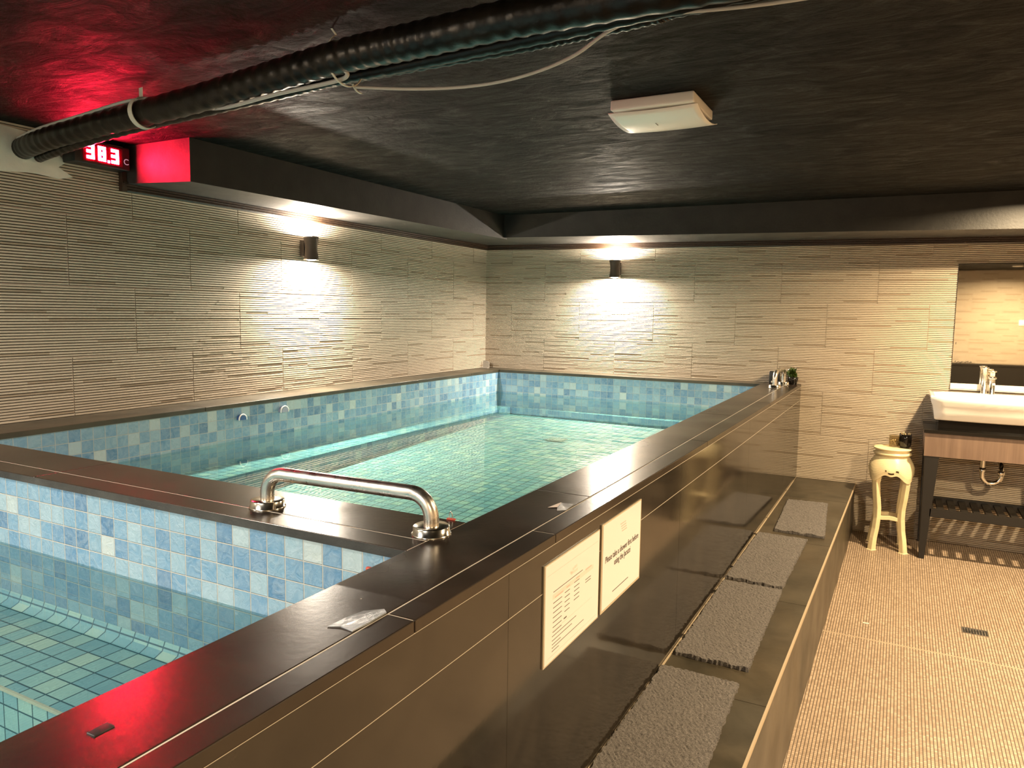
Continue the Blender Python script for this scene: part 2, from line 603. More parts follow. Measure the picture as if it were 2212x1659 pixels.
def ridged_wall(mb, P, u0, u1, z0, z1, ju, detail=True):
    """P(u, z, d) -> point; u along the wall, d out of the wall.  Tiles in running bond, each cast in fine ridges."""
    NR = 26
    pitch = TH / NR
    gap = 0.0018
    r0 = int(math.floor((TA - z1) / TH)) - 1
    r1 = int(math.ceil((TA - z0) / TH)) + 1
    rnd = random.Random(int(ju * 1000) + 5)
    # backing with the joint colour
    mb.face([P(u0, z0, 0.0012), P(u1, z0, 0.0012), P(u1, z1, 0.0012), P(u0, z1, 0.0012)], 2)
    for r in range(r0, r1):
        zt, zb = TA - r * TH, TA - (r + 1) * TH
        if zb >= z1 or zt <= z0:
            continue
        off = ju + (0.0 if r % 2 == 0 else 0.5 * TW)
        k0 = int(math.floor((u0 - off) / TW)) - 1
        k1 = int(math.ceil((u1 - off) / TW)) + 1
        for k in range(k0, k1):
            a, b = off + k * TW, off + (k + 1) * TW
            if b <= u0 or a >= u1:
                continue
            for i in range(NR):
                rb = zt - (i + 1) * pitch
                rtp = zt - i * pitch
                if i == 0:
                    rtp -= gap
                if i == NR - 1:
                    rb += gap
                rb, rtp = max(rb, z0), min(rtp, z1)
                if rtp - rb < 0.002:
                    continue
                # cut the ridge into strips
                cuts = [0.0, 1.0]
                bars = []
                for (s, e, v) in BARS:
                    if abs((i + 0.5) / NR - v) < 0.5 / NR + 1e-6:
                        s2 = max(0.0, s + rnd.uniform(-0.01, 0.02))
                        bars.append((s2, e))
                        cuts += [s2, e]
                if detail:
                    t = rnd.uniform(0.05, 0.5)
                    while t < 1.0:
                        cuts.append(t)
                        t += rnd.uniform(0.12, 0.6)
                cuts = sorted(set(cuts))
                for s, e in zip(cuts[:-1], cuts[1:]):
                    if e - s < 0.004:
                        continue
                    ua, ub = a + gap * (s == 0) + s * TW, b - (1 - e) * TW - gap * (e == 1)
                    ua, ub = max(ua, u0), min(ub, u1)
                    if ub - ua < 0.002:
                        continue
                    mid = 0.5 * (s + e)
                    bar = any(s2 <= mid <= e2 for s2, e2 in bars)
                    d = (0.0040 if bar else 0.0050 + rnd.uniform(-0.0007, 0.0007))
                    h = rtp - rb
                    zs = [(rb, 0.0), (rb + 0.20 * h, 0.0), (rb + 0.30 * h, d), (rb + 0.88 * h, d), (rtp, 0.0004)]
                    pts = [P(ua, z, dd + 0.0012) for z, dd in zs] + [P(ub, z, dd + 0.0012) for z, dd in zs]
                    n = len(zs)
                    mb.mesh(pts, [(q, q + n, q + n + 1, q + 1) for q in range(1, n - 1)], 1 if bar else 0)
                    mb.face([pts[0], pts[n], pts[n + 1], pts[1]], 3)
                    mb.face(list(reversed(pts[:n])), 1 if bar else 0)
                    mb.face(pts[n:], 1 if bar else 0)


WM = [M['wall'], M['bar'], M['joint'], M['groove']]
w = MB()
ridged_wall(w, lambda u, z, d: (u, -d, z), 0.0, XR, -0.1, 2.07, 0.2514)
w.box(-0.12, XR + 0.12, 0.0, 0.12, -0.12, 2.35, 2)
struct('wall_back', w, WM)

w = MB()
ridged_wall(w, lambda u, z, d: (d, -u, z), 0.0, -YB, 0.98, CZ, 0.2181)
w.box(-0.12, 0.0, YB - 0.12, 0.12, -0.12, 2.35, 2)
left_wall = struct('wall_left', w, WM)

w = MB()
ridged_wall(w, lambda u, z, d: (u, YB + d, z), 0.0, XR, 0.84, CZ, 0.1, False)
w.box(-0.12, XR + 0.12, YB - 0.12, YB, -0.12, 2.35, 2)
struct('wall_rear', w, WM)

w = MB()
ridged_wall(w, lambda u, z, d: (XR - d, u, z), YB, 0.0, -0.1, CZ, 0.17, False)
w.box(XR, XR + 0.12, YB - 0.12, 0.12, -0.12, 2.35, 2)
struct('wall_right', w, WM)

w = MB()
w.box(0.0, XR, YB, YB + 0.05, -0.08, 0.84)
w.box(0.0, XR, YB, YB + 0.065, 0.82, 0.845)
struct('baseboard_rear', w, M['panel'])

# floor: a wet-room floor with a slight fall, a straight joint across it
f = MB()
ys = [0.0, -1.70, -1.709, -4.2, YB]
for a, b in zip(ys[:-1], ys[1:]):
    f.face([(2.45, b, floor_z(b)), (XR, b, floor_z(b)), (XR, a, floor_z(a)), (2.45, a, floor_z(a))], 1 if a == -1.70 else 0)
f.box(-0.12, XR + 0.12, YB - 0.12, 0.12, -0.25, -0.12)
struct('floor', f, [M['floor'], M['grout_tan']])

c = MB()
c.box(-0.12, XR + 0.12, YB - 0.12, 0.12, CZ, CZ + 0.12)
struct('ceiling', c, M['ceiling'])

# beams along the two walls, with a dark moulding under them
b = MB()


def soff(x):
    return 2.06 - 0.0145 * x


nb = 8
edge = [(0.0, -0.60), (0.5, -0.60), (1.57, -0.55), (2.45, -0.52), (2.97, -0.50), (3.7, -0.46), (XR, -0.40)]
for (xa, ya), (xb, yb) in zip(edge[:-1], edge[1:]):
    za, zb_ = soff(xa), soff(xb)
    b.hexa([(xa, ya, za), (xb, yb, zb_), (xb, 0, zb_), (xa, 0, za)], [(xa, ya, CZ), (xb, yb, CZ), (xb, 0, CZ), (xa, 0, CZ)])
b.hexa([(0, -3.27, 2.055), (0.44, -3.27, 2.035), (0.49, -0.55, 2.045), (0, -0.55, 2.058)],
       [(0, -3.27, CZ), (0.44, -3.27, CZ), (0.49, -0.55, CZ), (0, -0.55, CZ)])
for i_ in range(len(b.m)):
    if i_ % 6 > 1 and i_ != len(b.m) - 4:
        b.m[i_] = 1  # sides take the shade-dark colour; the near end stays lighter for the red glow
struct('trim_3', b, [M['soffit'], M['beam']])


def moulding(mb, P, u0, u1, zf):
    """three-reeded moulding; P(u, z, d)"""
    prof = [(0.0, 0.0), (0.014, 0.0), (0.018, 0.006), (0.018, 0.011), (0.014, 0.0125), (0.022, 0.015), (0.022, 0.022), (0.017, 0.0235),
            (0.027, 0.026), (0.027, 0.034), (0.022, 0.0355), (0.034, 0.0375), (0.034, 0.042), (0.0, 0.042)]
    A = [P(u0, zf(u0) + h, d) for d, h in prof]
    B = [P(u1, zf(u1) + h, d) for d, h in prof]
    n = len(prof)
    mb.mesh(A + B, [(i, i + n, (i + 1) % n + n, (i + 1) % n) for i in range(n)])
    mb.face(list(reversed(A)))
    mb.face(B)


t = MB()
moulding(t, lambda u, z, d: (d + 0.004, -u, z), 0.0, 3.29, lambda u: 2.018)
t.box(0.004, 0.03, -3.295, -3.272, 2.018, 2.19)
struct('trim_1', t, M['trim'])
t = MB()
moulding(t, lambda u, z, d: (u, -d - 0.004, z), 0.0, XR, lambda u: 2.0185 - 0.0145 * u)
struct('trim_2', t, M['trim'])

# bare plaster patch at the top of the left wall
pl = MB()
out = [(-3.50, 2.045), (-3.56, 2.028), (-3.66, 2.036), (-3.80, 2.022), (-3.95, 2.030), (-4.20, 2.02), (-4.20, 2.205), (-3.90, 2.205),
       (-3.62, 2.19), (-3.56, 2.13), (-3.53, 2.10), (-3.56, 2.075)]
pl.face([(0.0078, y, z) for y, z in out])
n = len(out)
pl.mesh([(0.0078, y, z) for y, z in out] + [(0.002, y, z) for y, z in out], [(i, (i + 1) % n, (i + 1) % n + n, i + n) for i in range(n)])
pl.build('plaster_patch', M['plaster'], left_wall)

# the raised step between floor and pools
s = MB()
yj = [0.0, -0.62, -1.60, -2.45, -3.30, -4.15, -5.0, -5.85, -6.9]
for a, bq in zip(yj[:-1], yj[1:]):
    s.slab([(rim_x(bq) + 0.001, bq + 0.0015), (step_x(bq) - 0.006, bq + 0.0015), (step_x(a) - 0.006, a - 0.0015), (rim_x(a) + 0.001, a - 0.0015)], STEP_Z - 0.02, STEP_Z)
    s.slab([(2.45, bq), (step_x(bq) - 0.008, bq), (step_x(a) - 0.008, a), (2.45, a)], -0.12, STEP_Z - 0.021, 0)
    s.slab([(2.45, bq), (step_x(bq) - 0.0075, bq), (step_x(a) - 0.0075, a), (2.45, a)], STEP_Z - 0.021, STEP_Z - 0.002, 1)
step = struct('step', s, [M['step'], M['grout_tan']])
e = MB()
for a, bq in zip(yj[:-1], yj[1:]):
    e.slab([(step_x(bq) - 0.006, bq), (step_x(bq), bq), (step_x(a), a), (step_x(a) - 0.006, a)], STEP_Z - 0.012, STEP_Z + 0.0005)
e.build('edge_trim', M['grout_tan'], step)
e = MB()
rnd = random.Random(3)
y = -0.15
while y > -5.4:
    L = rnd.uniform(0.25, 0.6)
    wd = rnd.uniform(0.003, 0.006)
    e.slab([(rim_x(y - L), y - L), (rim_x(y - L) + wd, y - L), (rim_x(y) + wd * 0.8, y), (rim_x(y), y)], STEP_Z, STEP_Z + 0.004)
    y -= L + rnd.uniform(0.0, 0.05)
e.build('sealant_line', M['grout_tan'], step)

# ------------------------------------------------------------------ the pools
Y1, Y2 = -4.062, -4.278            # far and near side of the dividing wall
XL, XI, XP = 0.222, 2.284, 2.2795              # left and right inner sides of the pools
YF = -0.168                        # far inner side
YN = -6.5                          # near end of the small pool (behind the camera)
WZ, WZ2 = 0.853, 0.825             # water levels
COP = 0.021                        # coping thickness

lp = thing('soaking_pool', 'large blue mosaic soaking pool filling the back of the room', 'pool', (1.25, -2.1, 0.45))
p = MB()
zt = RIM_Z - COP
# walls as slabs with thickness
p.box(0.008, XL, Y1 + 0.001, -0.008, 0.40, zt)                 # under the left ledge
p.build('basin_wall', [M['blue']], lp)
p = MB()
p.box(XL, XP, YF, -0.008, 0.40, zt)            # under the far ledge
p.build('basin_wall', [M['blue']], lp)


def bench_x(y):
    return 0.355 - 0.036 * y


def bench_y(x):
    return -0.195 - 0.054 * x


FZ = lambda y: 0.62 + 0.07 * (y - Y1) / (YF - Y1)
BZ = 0.748
p = MB()
ny = 8
ysb = [bench_y(0.4) + (Y1 + 0.001 - bench_y(0.4)) * i / ny for i in range(ny + 1)]
for a, bq in zip(ysb[:-1], ysb[1:]):
    p.face([(XL, bq, BZ), (bench_x(bq), bq, BZ), (bench_x(a), a, BZ), (XL, a, BZ)], 1)
    p.face([(bench_x(bq), bq, BZ), (bench_x(bq), bq, 0.55), (bench_x(a), a, 0.55), (bench_x(a), a, BZ)])
xs = [0.355 + (XP - 0.355) * i / 6 for i in range(7)]
p.face([(XL, ysb[0], BZ), (xs[0], bench_y(xs[0]), BZ), (xs[0], YF, BZ), (XL, YF, BZ)], 1)
for a, bq in zip(xs[:-1], xs[1:]):
    p.face([(a, bench_y(a), BZ), (bq, bench_y(bq), BZ), (bq, YF, BZ), (a, YF, BZ)], 1)
    p.face([(a, bench_y(a), 0.55), (bq, bench_y(bq), 0.55), (bq, bench_y(bq), BZ), (a, bench_y(a), BZ)])
p.build('bench', [M['blue'], M['pale']], lp)  # tops use the paler mosaic: sconce light put into the colour
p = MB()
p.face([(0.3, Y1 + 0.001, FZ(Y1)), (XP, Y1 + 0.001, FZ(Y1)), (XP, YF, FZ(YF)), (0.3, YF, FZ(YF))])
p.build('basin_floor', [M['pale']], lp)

sp = thing('plunge_pool', 'smaller blue mosaic pool at the near left, next to the camera', 'pool', (1.25, -5.4, 0.35))
p = MB()
p.box(0.008, XL, YN, Y2 - 0.001, 0.30, zt)
p.build('basin_wall', [M['blue_near']], sp)
p = MB()
p.box(XL, XP, YN - 0.2, YN, 0.30, zt)
p.build('basin_wall', [M['blue_near']], sp)
p = MB()
BN, YB2 = 0.655, -4.565
# bench with a small cove where it meets the dividing wall
p.face([(XL, YB2, BN), (XP, YB2, BN), (XP, Y2 - 0.03, BN), (XL, Y2 - 0.03, BN)])
p.face([(XL, Y2 - 0.03, BN), (XP, Y2 - 0.03, BN), (XP, Y2 - 0.009, BN + 0.009), (XL, Y2 - 0.009, BN + 0.009)])
p.face([(XL, Y2 - 0.009, BN + 0.009), (XP, Y2 - 0.009, BN + 0.009), (XP, Y2 - 0.0005, BN + 0.03), (XL, Y2 - 0.0005, BN + 0.03)])
p.face([(XL, YB2, 0.40), (XP, YB2, 0.40), (XP, YB2, BN), (XL, YB2, BN)])
p.build('bench', [M['pale_near']], sp)
p = MB()
p.box(XL, XP, YB2 - 0.003, YB2 + 0.003, BN - 0.006, BN + 0.001)
p.build('bench_nosing', [M['grout']], sp)
p = MB()
p.face([(XL, YN, 0.46), (XP, YN, 0.46), (XP, YB2, 0.46), (XL, YB2, 0.46)])
p.build('basin_floor', [M['pale_near']], sp)

wv = MB()
wv.face([(XL, Y1 + 0.0005, WZ), (XI - 0.0032, Y1 + 0.0005, WZ), (XI - 0.0032, YF, WZ), (XL, YF, WZ)])
o = wv.build('pool_water', M['water_far'], loc=(1.25, -2.1, WZ))
tag(o, 'clear teal water filling the large soaking pool', 'water')
wv = MB()
wv.face([(XL, YN, WZ2), (XI - 0.0032, YN, WZ2), (XI - 0.0032, Y2, WZ2), (XL, Y2, WZ2)])
o = wv.build('pool_water', M['water_near'], loc=(1.25, -5.3, WZ2))
tag(o, 'clear aqua water in the smaller near pool', 'water')

# copings on the two wall sides
cp = thing('stone_ledge', 'narrow stone ledge along the left wall above the pool tiles', 'ledge', (0.1, -2.0, zt), 'stone ledges round the pool')
k = MB()
for a, bq in zip([0.0, -0.6, -2.35, -3.05, -4.0], [-0.6, -2.35, -3.05, -4.0, YN]):
    k.box(0.007, XL + 0.006, bq + 0.001, a - 0.001, zt, RIM_Z)
k.build('slab', M['step'], cp, bevel=0.002)
cp = thing('stone_ledge', 'narrow stone ledge along the back wall above the pool tiles', 'ledge', (1.25, -0.09, zt), 'stone ledges round the pool')
k = MB()
for a, bq in zip([XL + 0.008, 0.98, 1.46], [0.98, 1.46, XI]):
    k.box(a + 0.0005, bq - 0.0005, YF - 0.006, -0.007, zt, RIM_Z)
k.build('slab', M['step'], cp, bevel=0.002)

# wall dividing the two pools
dv = thing('pool_divider', 'low dividing wall between the pools with dark stone top, carrying the long rail', 'wall', (1.25, -4.17, 0.4))
k = MB()
k.box(XL, XI, Y2, Y1, 0.30, zt)
k.build('tiled_core', [M['blue_near']], dv)
k = MB()
for a, bq in zip([XL, 1.035], [1.035, XI - 0.003]):
    k.box(a + 0.001, bq - 0.001, -4.2115, Y1 + 0.004, zt, RIM_Z)
    k.box(a + 0.001, bq - 0.001, Y2 - 0.006, -4.2145, zt, RIM_Z)
k.build('top_slab', M['rim'], dv, bevel=0.0015)
k = MB()
k.box(XL, XI, Y2 - 0.002, Y1, zt, RIM_Z - 0.0008)
k.build('grout', M['grout'], dv)
k = MB()
k.box(XL, XI - 0.004, Y2 - 0.0078, Y2 - 0.0062, zt + 0.001, RIM_Z - 0.0012)
k.build('chipped_edge', M['rough_edge'], dv)

# the long black parapet in front of both pools
pr = thing('pool_parapet', 'long black stone-clad parapet wall in front of the pools', 'wall', (2.4, -3.2, 0.0))
k = MB()
k.slab([(XI, YN), (rim_x(YN) - 0.012, YN), (rim_x(-0.004) - 0.012, -0.004), (XI, -0.004)], -0.1, zt - 0.001)
k.build('core', M['panel'], pr)
k = MB()
k.slab([(XI - 0.003, YN), (XI, YN), (XI, -0.17), (XI - 0.003, -0.17)], 0.3, zt - 0.001)
k.build('inner_mosaic', M['blue'], pr)
k = MB()
inner = [-0.004, -1.92, -3.70, -5.45, YN]
for a, bq in zip(inner[:-1], inner[1:]):
    k.box(XI - 0.003, 2.4340, bq + 0.0008, a - 0.0008, zt, RIM_Z)
outer = [-0.004, -1.3, -2.70, -4.037, -4.545, -5.8, YN]
for a, bq in zip(outer[:-1], outer[1:]):
    k.slab([(2.4362, bq + 0.0008), (rim_x(bq), bq + 0.0008), (rim_x(a), a - 0.0008), (2.4362, a - 0.0008)], zt, RIM_Z)
k.build('top_slab', M['rim'], pr, bevel=0.0018)
k = MB()
k.slab([(XI, YN), (rim_x(YN) - 0.004, YN), (rim_x(-0.004) - 0.004, -0.004), (XI, -0.004)], zt - 0.0008, RIM_Z - 0.0009)
k.build('grout', M['grout'], pr)
k = MB()
fy = [-0.004, -0.66, -1.853, -3.048, -4.243, -5.43, YN]
for a, bq in zip(fy[:-1], fy[1:]):
    for z0, z1 in ((0.9285, zt - 0.0015), (STEP_Z + 0.001, 0.9265)):
        k.slab([(rim_x(bq) - 0.011, bq + 0.0007), (rim_x(bq) - 0.001, bq + 0.0007), (rim_x(a) - 0.001, a - 0.0007), (rim_x(a) - 0.011, a - 0.0007)], z0, z1)
k.build('front_tile', M['face'], pr)
k = MB()
k.slab([(rim_x(YN) - 0.0115, YN), (rim_x(YN) - 0.0018, YN), (rim_x(-0.01) - 0.0018, -0.01), (rim_x(-0.01) - 0.0115, -0.01)], STEP_Z, zt - 0.0005)
k.build('front_grout', M['grout'], pr)


# ------------------------------------------------------------------ rails
def rail_path(a, b, h, r=0.055, n=8):
    a, b = Vector(a), Vector(b)
    d = (b - a).normalized()
    pts = [a, a + Vector((0, 0, h - r))]
    for i in range(1, n + 1):
        t = i / n * PI / 2
        pts.append(a + Vector((0, 0, h - r)) + d * (r - r * math.cos(t)) + Vector((0, 0, r * math.sin(t))))
    for i in range(0, n + 1):
        t = i / n * PI / 2
        pts.append(b + Vector((0, 0, h - r)) - d * (r - r * math.sin(t)) + Vector((0, 0, r * math.cos(t))))
    pts.append(b)
    return pts


def grab_rail(a, b, h, tr, fr, label, group=None, r=0.055):
    mid = (Vector(a) + Vector(b)) / 2
    g = thing('grab_rail', label, 'rail', mid, group)
    k = MB()
    k.tube(rail_path(a, b, h, r), tr, 20)
    k.build('bar', M['steel'], g)
    for q in (a, b):
        k = MB()
        k.lathe(q, [(fr * 1.06, 0.0), (fr * 1.08, 0.002), (fr, 0.003), (fr, 0.017), (fr * 0.94, 0.019), (tr * 1.02, 0.019)], 36)
        k.build('flange', M['chrome'], g)
    return g


grab_rail((1.807, -4.185, RIM_Z), (2.262, -4.168, RIM_Z), 0.083, 0.0162, 0.039,
          'long brushed steel grab rail on the dividing wall between the pools', 'stainless grab rails', 0.05)
grab_rail((2.405, -0.395, RIM_Z), (2.423, -0.112, RIM_Z), 0.104, 0.0155, 0.038,
          'short steel grab rail on the far end of the black parapet', 'stainless grab rails', 0.05)


# ------------------------------------------------------------------ wall sconces
def sconce(pos, out, label):
    """pos: point on the wall at mid height; out: unit vector out of the wall"""
    out = Vector(out)
    g = thing('wall_sconce', label, 'lamp', pos, 'up and down wall sconces')
    c0 = Vector(pos) + out * 0.062
    h = 0.066
    k = MB()
    prof = [(0.041, -h + 0.012), (0.041, -h + 0.004), (0.0435, -h)]
    prof += [(0.0355 + 0.0085 * abs(i / 8) ** 1.6, h * i / 8 * 1.0) for i in range(-8, 9)]
    prof += [(0.0415, h), (0.041, h - 0.012)]
    k.lathe(c0, prof, 36, caps=False)
    bd = k.build('body', M['sconce'], g)
    k = MB()
    side = out.cross(Vector((0, 0, 1)))
    q = [Vector(pos) + side * 0.03 + out * 0.005, Vector(pos) - side * 0.03 + out * 0.005,
         Vector(pos) - side * 0.03 + out * 0.034, Vector(pos) + side * 0.03 + out * 0.034]
    k.hexa([p + Vector((0, 0, -0.045)) for p in q], [p + Vector((0, 0, 0.045)) for p in q])
    k.build('wall_plate', M['sconce'], g)
    for sgn, W in ((-1, SCONCE_DOWN), (1, SCONCE_UP)):
        k = MB()
        dome = [(0.034 * math.cos(t), sgn * (h - 0.008 + 0.012 * math.sin(t))) for t in [i * PI / 2 / 6 for i in range(6)]] + [(0.0005, sgn * (h + 0.004))]
        if sgn < 0:
            dome = dome
        k.lathe(c0, dome, 24, caps=False)
        k.build('lamp_lens', M['lens'], bd)
        L = bpy.data.lights.new('sconce_light', 'AREA')
        L.shape = 'DISK'
        L.size = 0.05
        L.energy = W
        L.color = NEUTRAL
        lo = bpy.data.objects.new('sconce_light', L)
        col.objects.link(lo)
        lo.parent = g
        lo.location = c0 - Vector(pos) + Vector((0, 0, sgn * (h + 0.006)))
        lo.rotation_euler = (0 if sgn < 0 else PI, 0, 0)
    return g


sconce((0.006, -2.157, 1.858), (1, 0, 0), 'dark waisted up-down wall sconce on the left wall, lit')
sconce((1.165, -0.006, 1.846), (0, -1, 0), 'dark waisted up-down wall sconce on the back wall, lit')
sconce((0.006, -6.1, 1.858), (1, 0, 0), 'added unseen up-down wall sconce for light over the small near pool')  # out-of-view lamp, added for more light on the left


def downlight(x, y, W, color, label):
    g = thing('ceiling_downlight', label, 'lamp', (x, y, CZ), 'warm ceiling downlights')
    k = MB()
    k.lathe((x, y, CZ), [(0.062, 0.0), (0.062, -0.006), (0.05, -0.008), (0.046, -0.003)], 32, caps=False)
    k.build('ring', M['white_plastic'], g)
    L = bpy.data.lights.new('downlight', 'AREA')
    L.shape = 'DISK'
    L.size = 0.085
    L.energy = W
    L.color = color
    L.spread = math.radians(165)
    lo = bpy.data.objects.new('downlight', L)
    col.objects.link(lo)
    lo.parent = g
    lo.location = (0, 0, -0.009)
    return g


downlight(3.80, -0.95, 95, WARM, 'round ceiling downlight in front of the washstand mirror, right of the view')
downlight(4.40, -3.20, 150, WARM, 'round ceiling downlight over the beige floor, right of the view')
downlight(4.45, -6.55, 105, WARM, 'unseen round ceiling downlight added behind the camera on the right')  # added to brighten the rear wall that the mirror shows

for px, py, PW, lab in ((2.0, -6.75, 110, 'unseen square fill light added behind the camera, nearest the rear wall'),
                        (1.2, -5.25, 30, 'unseen square fill light added straight above the small near pool')):
    cl2 = thing('ceiling_light', lab, 'lamp', (px, py, CZ), 'added square fill lights')  # unseen fill lamps, added to brighten the left wall and near pool
    k = MB()
    k.rbox(px - 0.15, px + 0.15, py - 0.15, py + 0.15, CZ - 0.05, CZ, 0.006)
    k.build('housing', M['white_plastic'], cl2)
    L = bpy.data.lights.new('fill_panel', 'AREA')
    L.shape = 'SQUARE'
    L.size = 0.26
    L.energy = PW
    L.color = (1.0, 0.91, 0.80)
    lo = bpy.data.objects.new('fill_panel', L)
    col.objects.link(lo)
    lo.parent = cl2
    lo.location = (0, 0, -0.052)

# ------------------------------------------------------------------ ceiling: fixture, ducts, cables, straps
fx = thing('ceiling_light', 'unlit square white ceiling light with a bowed cover over the pool', 'lamp', (2.35, -2.89, CZ))
k = MB()
k.rbox(2.212, 2.492, -3.040, -2.775, CZ - 0.034, CZ, 0.006)
k.build('housing', M['white_plastic'], fx)
k = MB()
nx, nyy = 14, 14
x0, x1, ya, yb = 2.198, 2.500, -3.020, -2.735
V, F = [], []
for lay in (0, 1):
    for i in range(nx + 1):
        for j in range(nyy + 1):
            u, v = i / nx * 2 - 1, j / nyy * 2 - 1
            z = CZ - 0.062 + 0.020 * abs(v) ** 2.2 + 0.004 * u * u + lay * 0.0025
            V.append((x0 + (x1 - x0) * i / nx, ya + (yb - ya) * j / nyy, z))
N1 = (nx + 1) * (nyy + 1)
for i in range(nx):
    for j in range(nyy):
        a = i * (nyy + 1) + j
        F.append((a, a + 1, a + nyy + 2, a + nyy + 1))
        F.append((N1 + a, N1 + a + nyy + 1, N1 + a + nyy + 2, N1 + a + 1))
for i in range(nx):
    a = i * (nyy + 1)
    F.append((a, a + nyy + 1, N1 + a + nyy + 1, N1 + a))
    a += nyy
    F.append((a + nyy + 1, a, N1 + a, N1 + a + nyy + 1))
for j in range(nyy):
    F.append((j + 1, j, N1 + j, N1 + j + 1))
    a = nx * (nyy + 1) + j
    F.append((a, a + 1, N1 + a + 1, N1 + a))
k.mesh(V, F, 0, True)
k.build('cover', M['white_plastic'], fx)
k = MB()
for xx in (2.27, 2.43):
    k = MB()
    k.box(xx - 0.012, xx + 0.012, -2.90, -2.86, CZ - 0.058, CZ - 0.03)
    k.build('clip', M['white_plastic'], fx)
k = MB()
k.box(2.335, 2.337, -2.93, -2.90, CZ - 0.0628, CZ - 0.0618)
k.build('hairline_mark', M['ink'], fx)

# big ribbed duct
PZ = 2.14
dpath = smoothpath([(0.012, -3.700, 2.122), (0.25, -3.745, 2.128), (0.58, -3.780, 2.134), (0.93, -3.815, 2.135), (1.31, -3.855, 2.14), (1.61, -3.895, 2.145),
                    (1.86, -3.93, 2.145), (2.07, -3.95, 2.14), (2.33, -3.965, 2.14), (2.6, -3.96, 2.14), (3.0, -3.95, 2.14), (3.6, -3.95, 2.14), (XR - 0.01, -3.95, 2.14)], 26)
rnd = random.Random(11)
rad = [0.040 + 0.0013 * math.sin(i * 1.35) + rnd.uniform(-0.0007, 0.0007) for i in range(len(dpath))]
k = MB()
k.tube(dpath, 0.04, 22, radii=rad)
o = k.build('ventilation_duct', M['duct'], loc=dpath[0])
tag(o, 'thick black ribbed flexible duct crossing under the ceiling, uppermost of three pipes', 'pipe', 'black pipes under the ceiling')
for pts, r0, lab, bump_ in (
    ([(0.03, -3.650, 2.096), (0.3, -3.690, 2.108), (0.7, -3.737, 2.120), (1.14, -3.775, 2.125), (1.51, -3.795, 2.135), (1.74, -3.81, 2.14), (2.02, -3.825, 2.14), (2.34, -3.85, 2.14), (2.74, -3.88, 2.14), (3.4, -3.89, 2.14), (XR - 0.01, -3.89, 2.14)], 0.019,
     'thin black taped pipe running just below the thick ceiling duct', 0.0012),
    ([(1.03, -3.690, 2.165), (1.42, -3.712, 2.165), (1.67, -3.738, 2.16), (1.93, -3.758, 2.155), (2.25, -3.778, 2.15), (2.41, -3.79, 2.15), (2.59, -3.81, 2.15), (2.73, -3.83, 2.15), (3.4, -3.83, 2.15), (XR - 0.01, -3.83, 2.15)], 0.014,
     'thinnest black ribbed conduit, lowest of the three pipes under the ceiling', 0.0016)):
    pth = smoothpath(pts, 24)
    k = MB()
    k.tube(pth, r0, 14, radii=[r0 + bump_ * math.sin(i * 1.9) + rnd.uniform(-0.0006, 0.0006) for i in range(len(pth))])
    o = k.build('conduit_pipe', M['duct'], loc=pth[0])
    tag(o, lab, 'pipe', 'black pipes under the ceiling')

k = MB()
k.tube(smoothpath([(0.02, -3.722, 2.158), (0.25, -3.766, 2.164), (0.58, -3.802, 2.170), (0.85, -3.826, 2.176), (0.98, -3.80, 2.172), (1.15, -3.80, 2.128), (1.31, -3.845, 2.098), (1.55, -3.88, 2.098), (1.80, -3.90, 2.10), (1.83, -3.93, 2.115)], 10), 0.0055, 8)
o = k.build('cable', M['cable'], loc=(0.9, -3.85, 2.1))
tag(o, 'pale flat cable lying along the thick duct at the left', 'cable')
k = MB()
k.tube(smoothpath([(1.80, -3.845, 2.095), (1.92, -3.79, 2.09), (2.04, -3.745, 2.09), (2.16, -3.735, 2.09), (2.28, -3.75, 2.095), (2.40, -3.79, 2.105), (2.58, -3.87, 2.13), (2.9, -3.88, 2.11), (3.6, -3.90, 2.10)], 10), 0.0042, 8)
o = k.build('cable', M['cable'], loc=(2.2, -3.8, 2.09))
tag(o, 'grey-white cable hanging in a long curve under the duct at the top middle', 'cable')


def strap(center, axis_dir, r, width, a0, a1, label, tail=None):
    c = Vector(center)
    d = Vector(axis_dir).normalized()
    u = d.cross(Vector((0, 0, 1))).normalized()
    v = u.cross(d)
    k = MB()
    n = 20
    ring = []
    for i in range(n + 1):
        t = math.radians(a0 + (a1 - a0) * i / n)
        dirv = u * math.cos(t) + v * math.sin(t)
        ring.append((c + dirv * r, c + dirv * (r + 0.0022)))
    if tail:
        last = ring[-1]
        tv = Vector(tail)
        ring.append((last[0] + tv, last[1] + tv))
    for (p0, q0), (p1, q1) in zip(ring[:-1], ring[1:]):
        w2 = d * width / 2
        k.hexa([p0 - w2, p0 + w2, p1 + w2, p1 - w2], [q0 - w2, q0 + w2, q1 + w2, q1 - w2])
    o = k.build('pipe_strap', M['strap'], loc=c)
    return tag(o, label, 'strap', 'pale straps round the ceiling pipes')


strap((0.90, -3.812, 2.134), (1, -0.1, 0.02), 0.0475, 0.022, -130, 80, 'wide pale strap round the thick duct above the red display', (0.0, 0.0, 0.03))
strap((1.80, -3.885, 2.150), (1, -0.1, 0.0), 0.062, 0.006, -150, 60, 'narrow white strap looped round the ducts at the top middle', (0.0, -0.02, 0.012))
strap((1.70, -3.705, 2.165), (1, -0.05, 0.0), 0.036, 0.006, -100, -10, 'short loose white strap end hanging right of the looped one')

# ------------------------------------------------------------------ red LED thermometer
td = thing('temperature_display', 'black box with glowing red LED digits on the left wall top', 'display', (0.05, -3.41, 2.10))
yaw_t = math.radians(0)
k = MB()
k.rbox(0.012, 0.094, -3.545, -3.300, 2.097, 2.193, 0.004)
k.build('case', M['black'], td)
k = MB()
k.box(0.094, 0.0955, -3.510, -3.335, 2.108, 2.184)
win = k.build('window', M['led_window'], td)


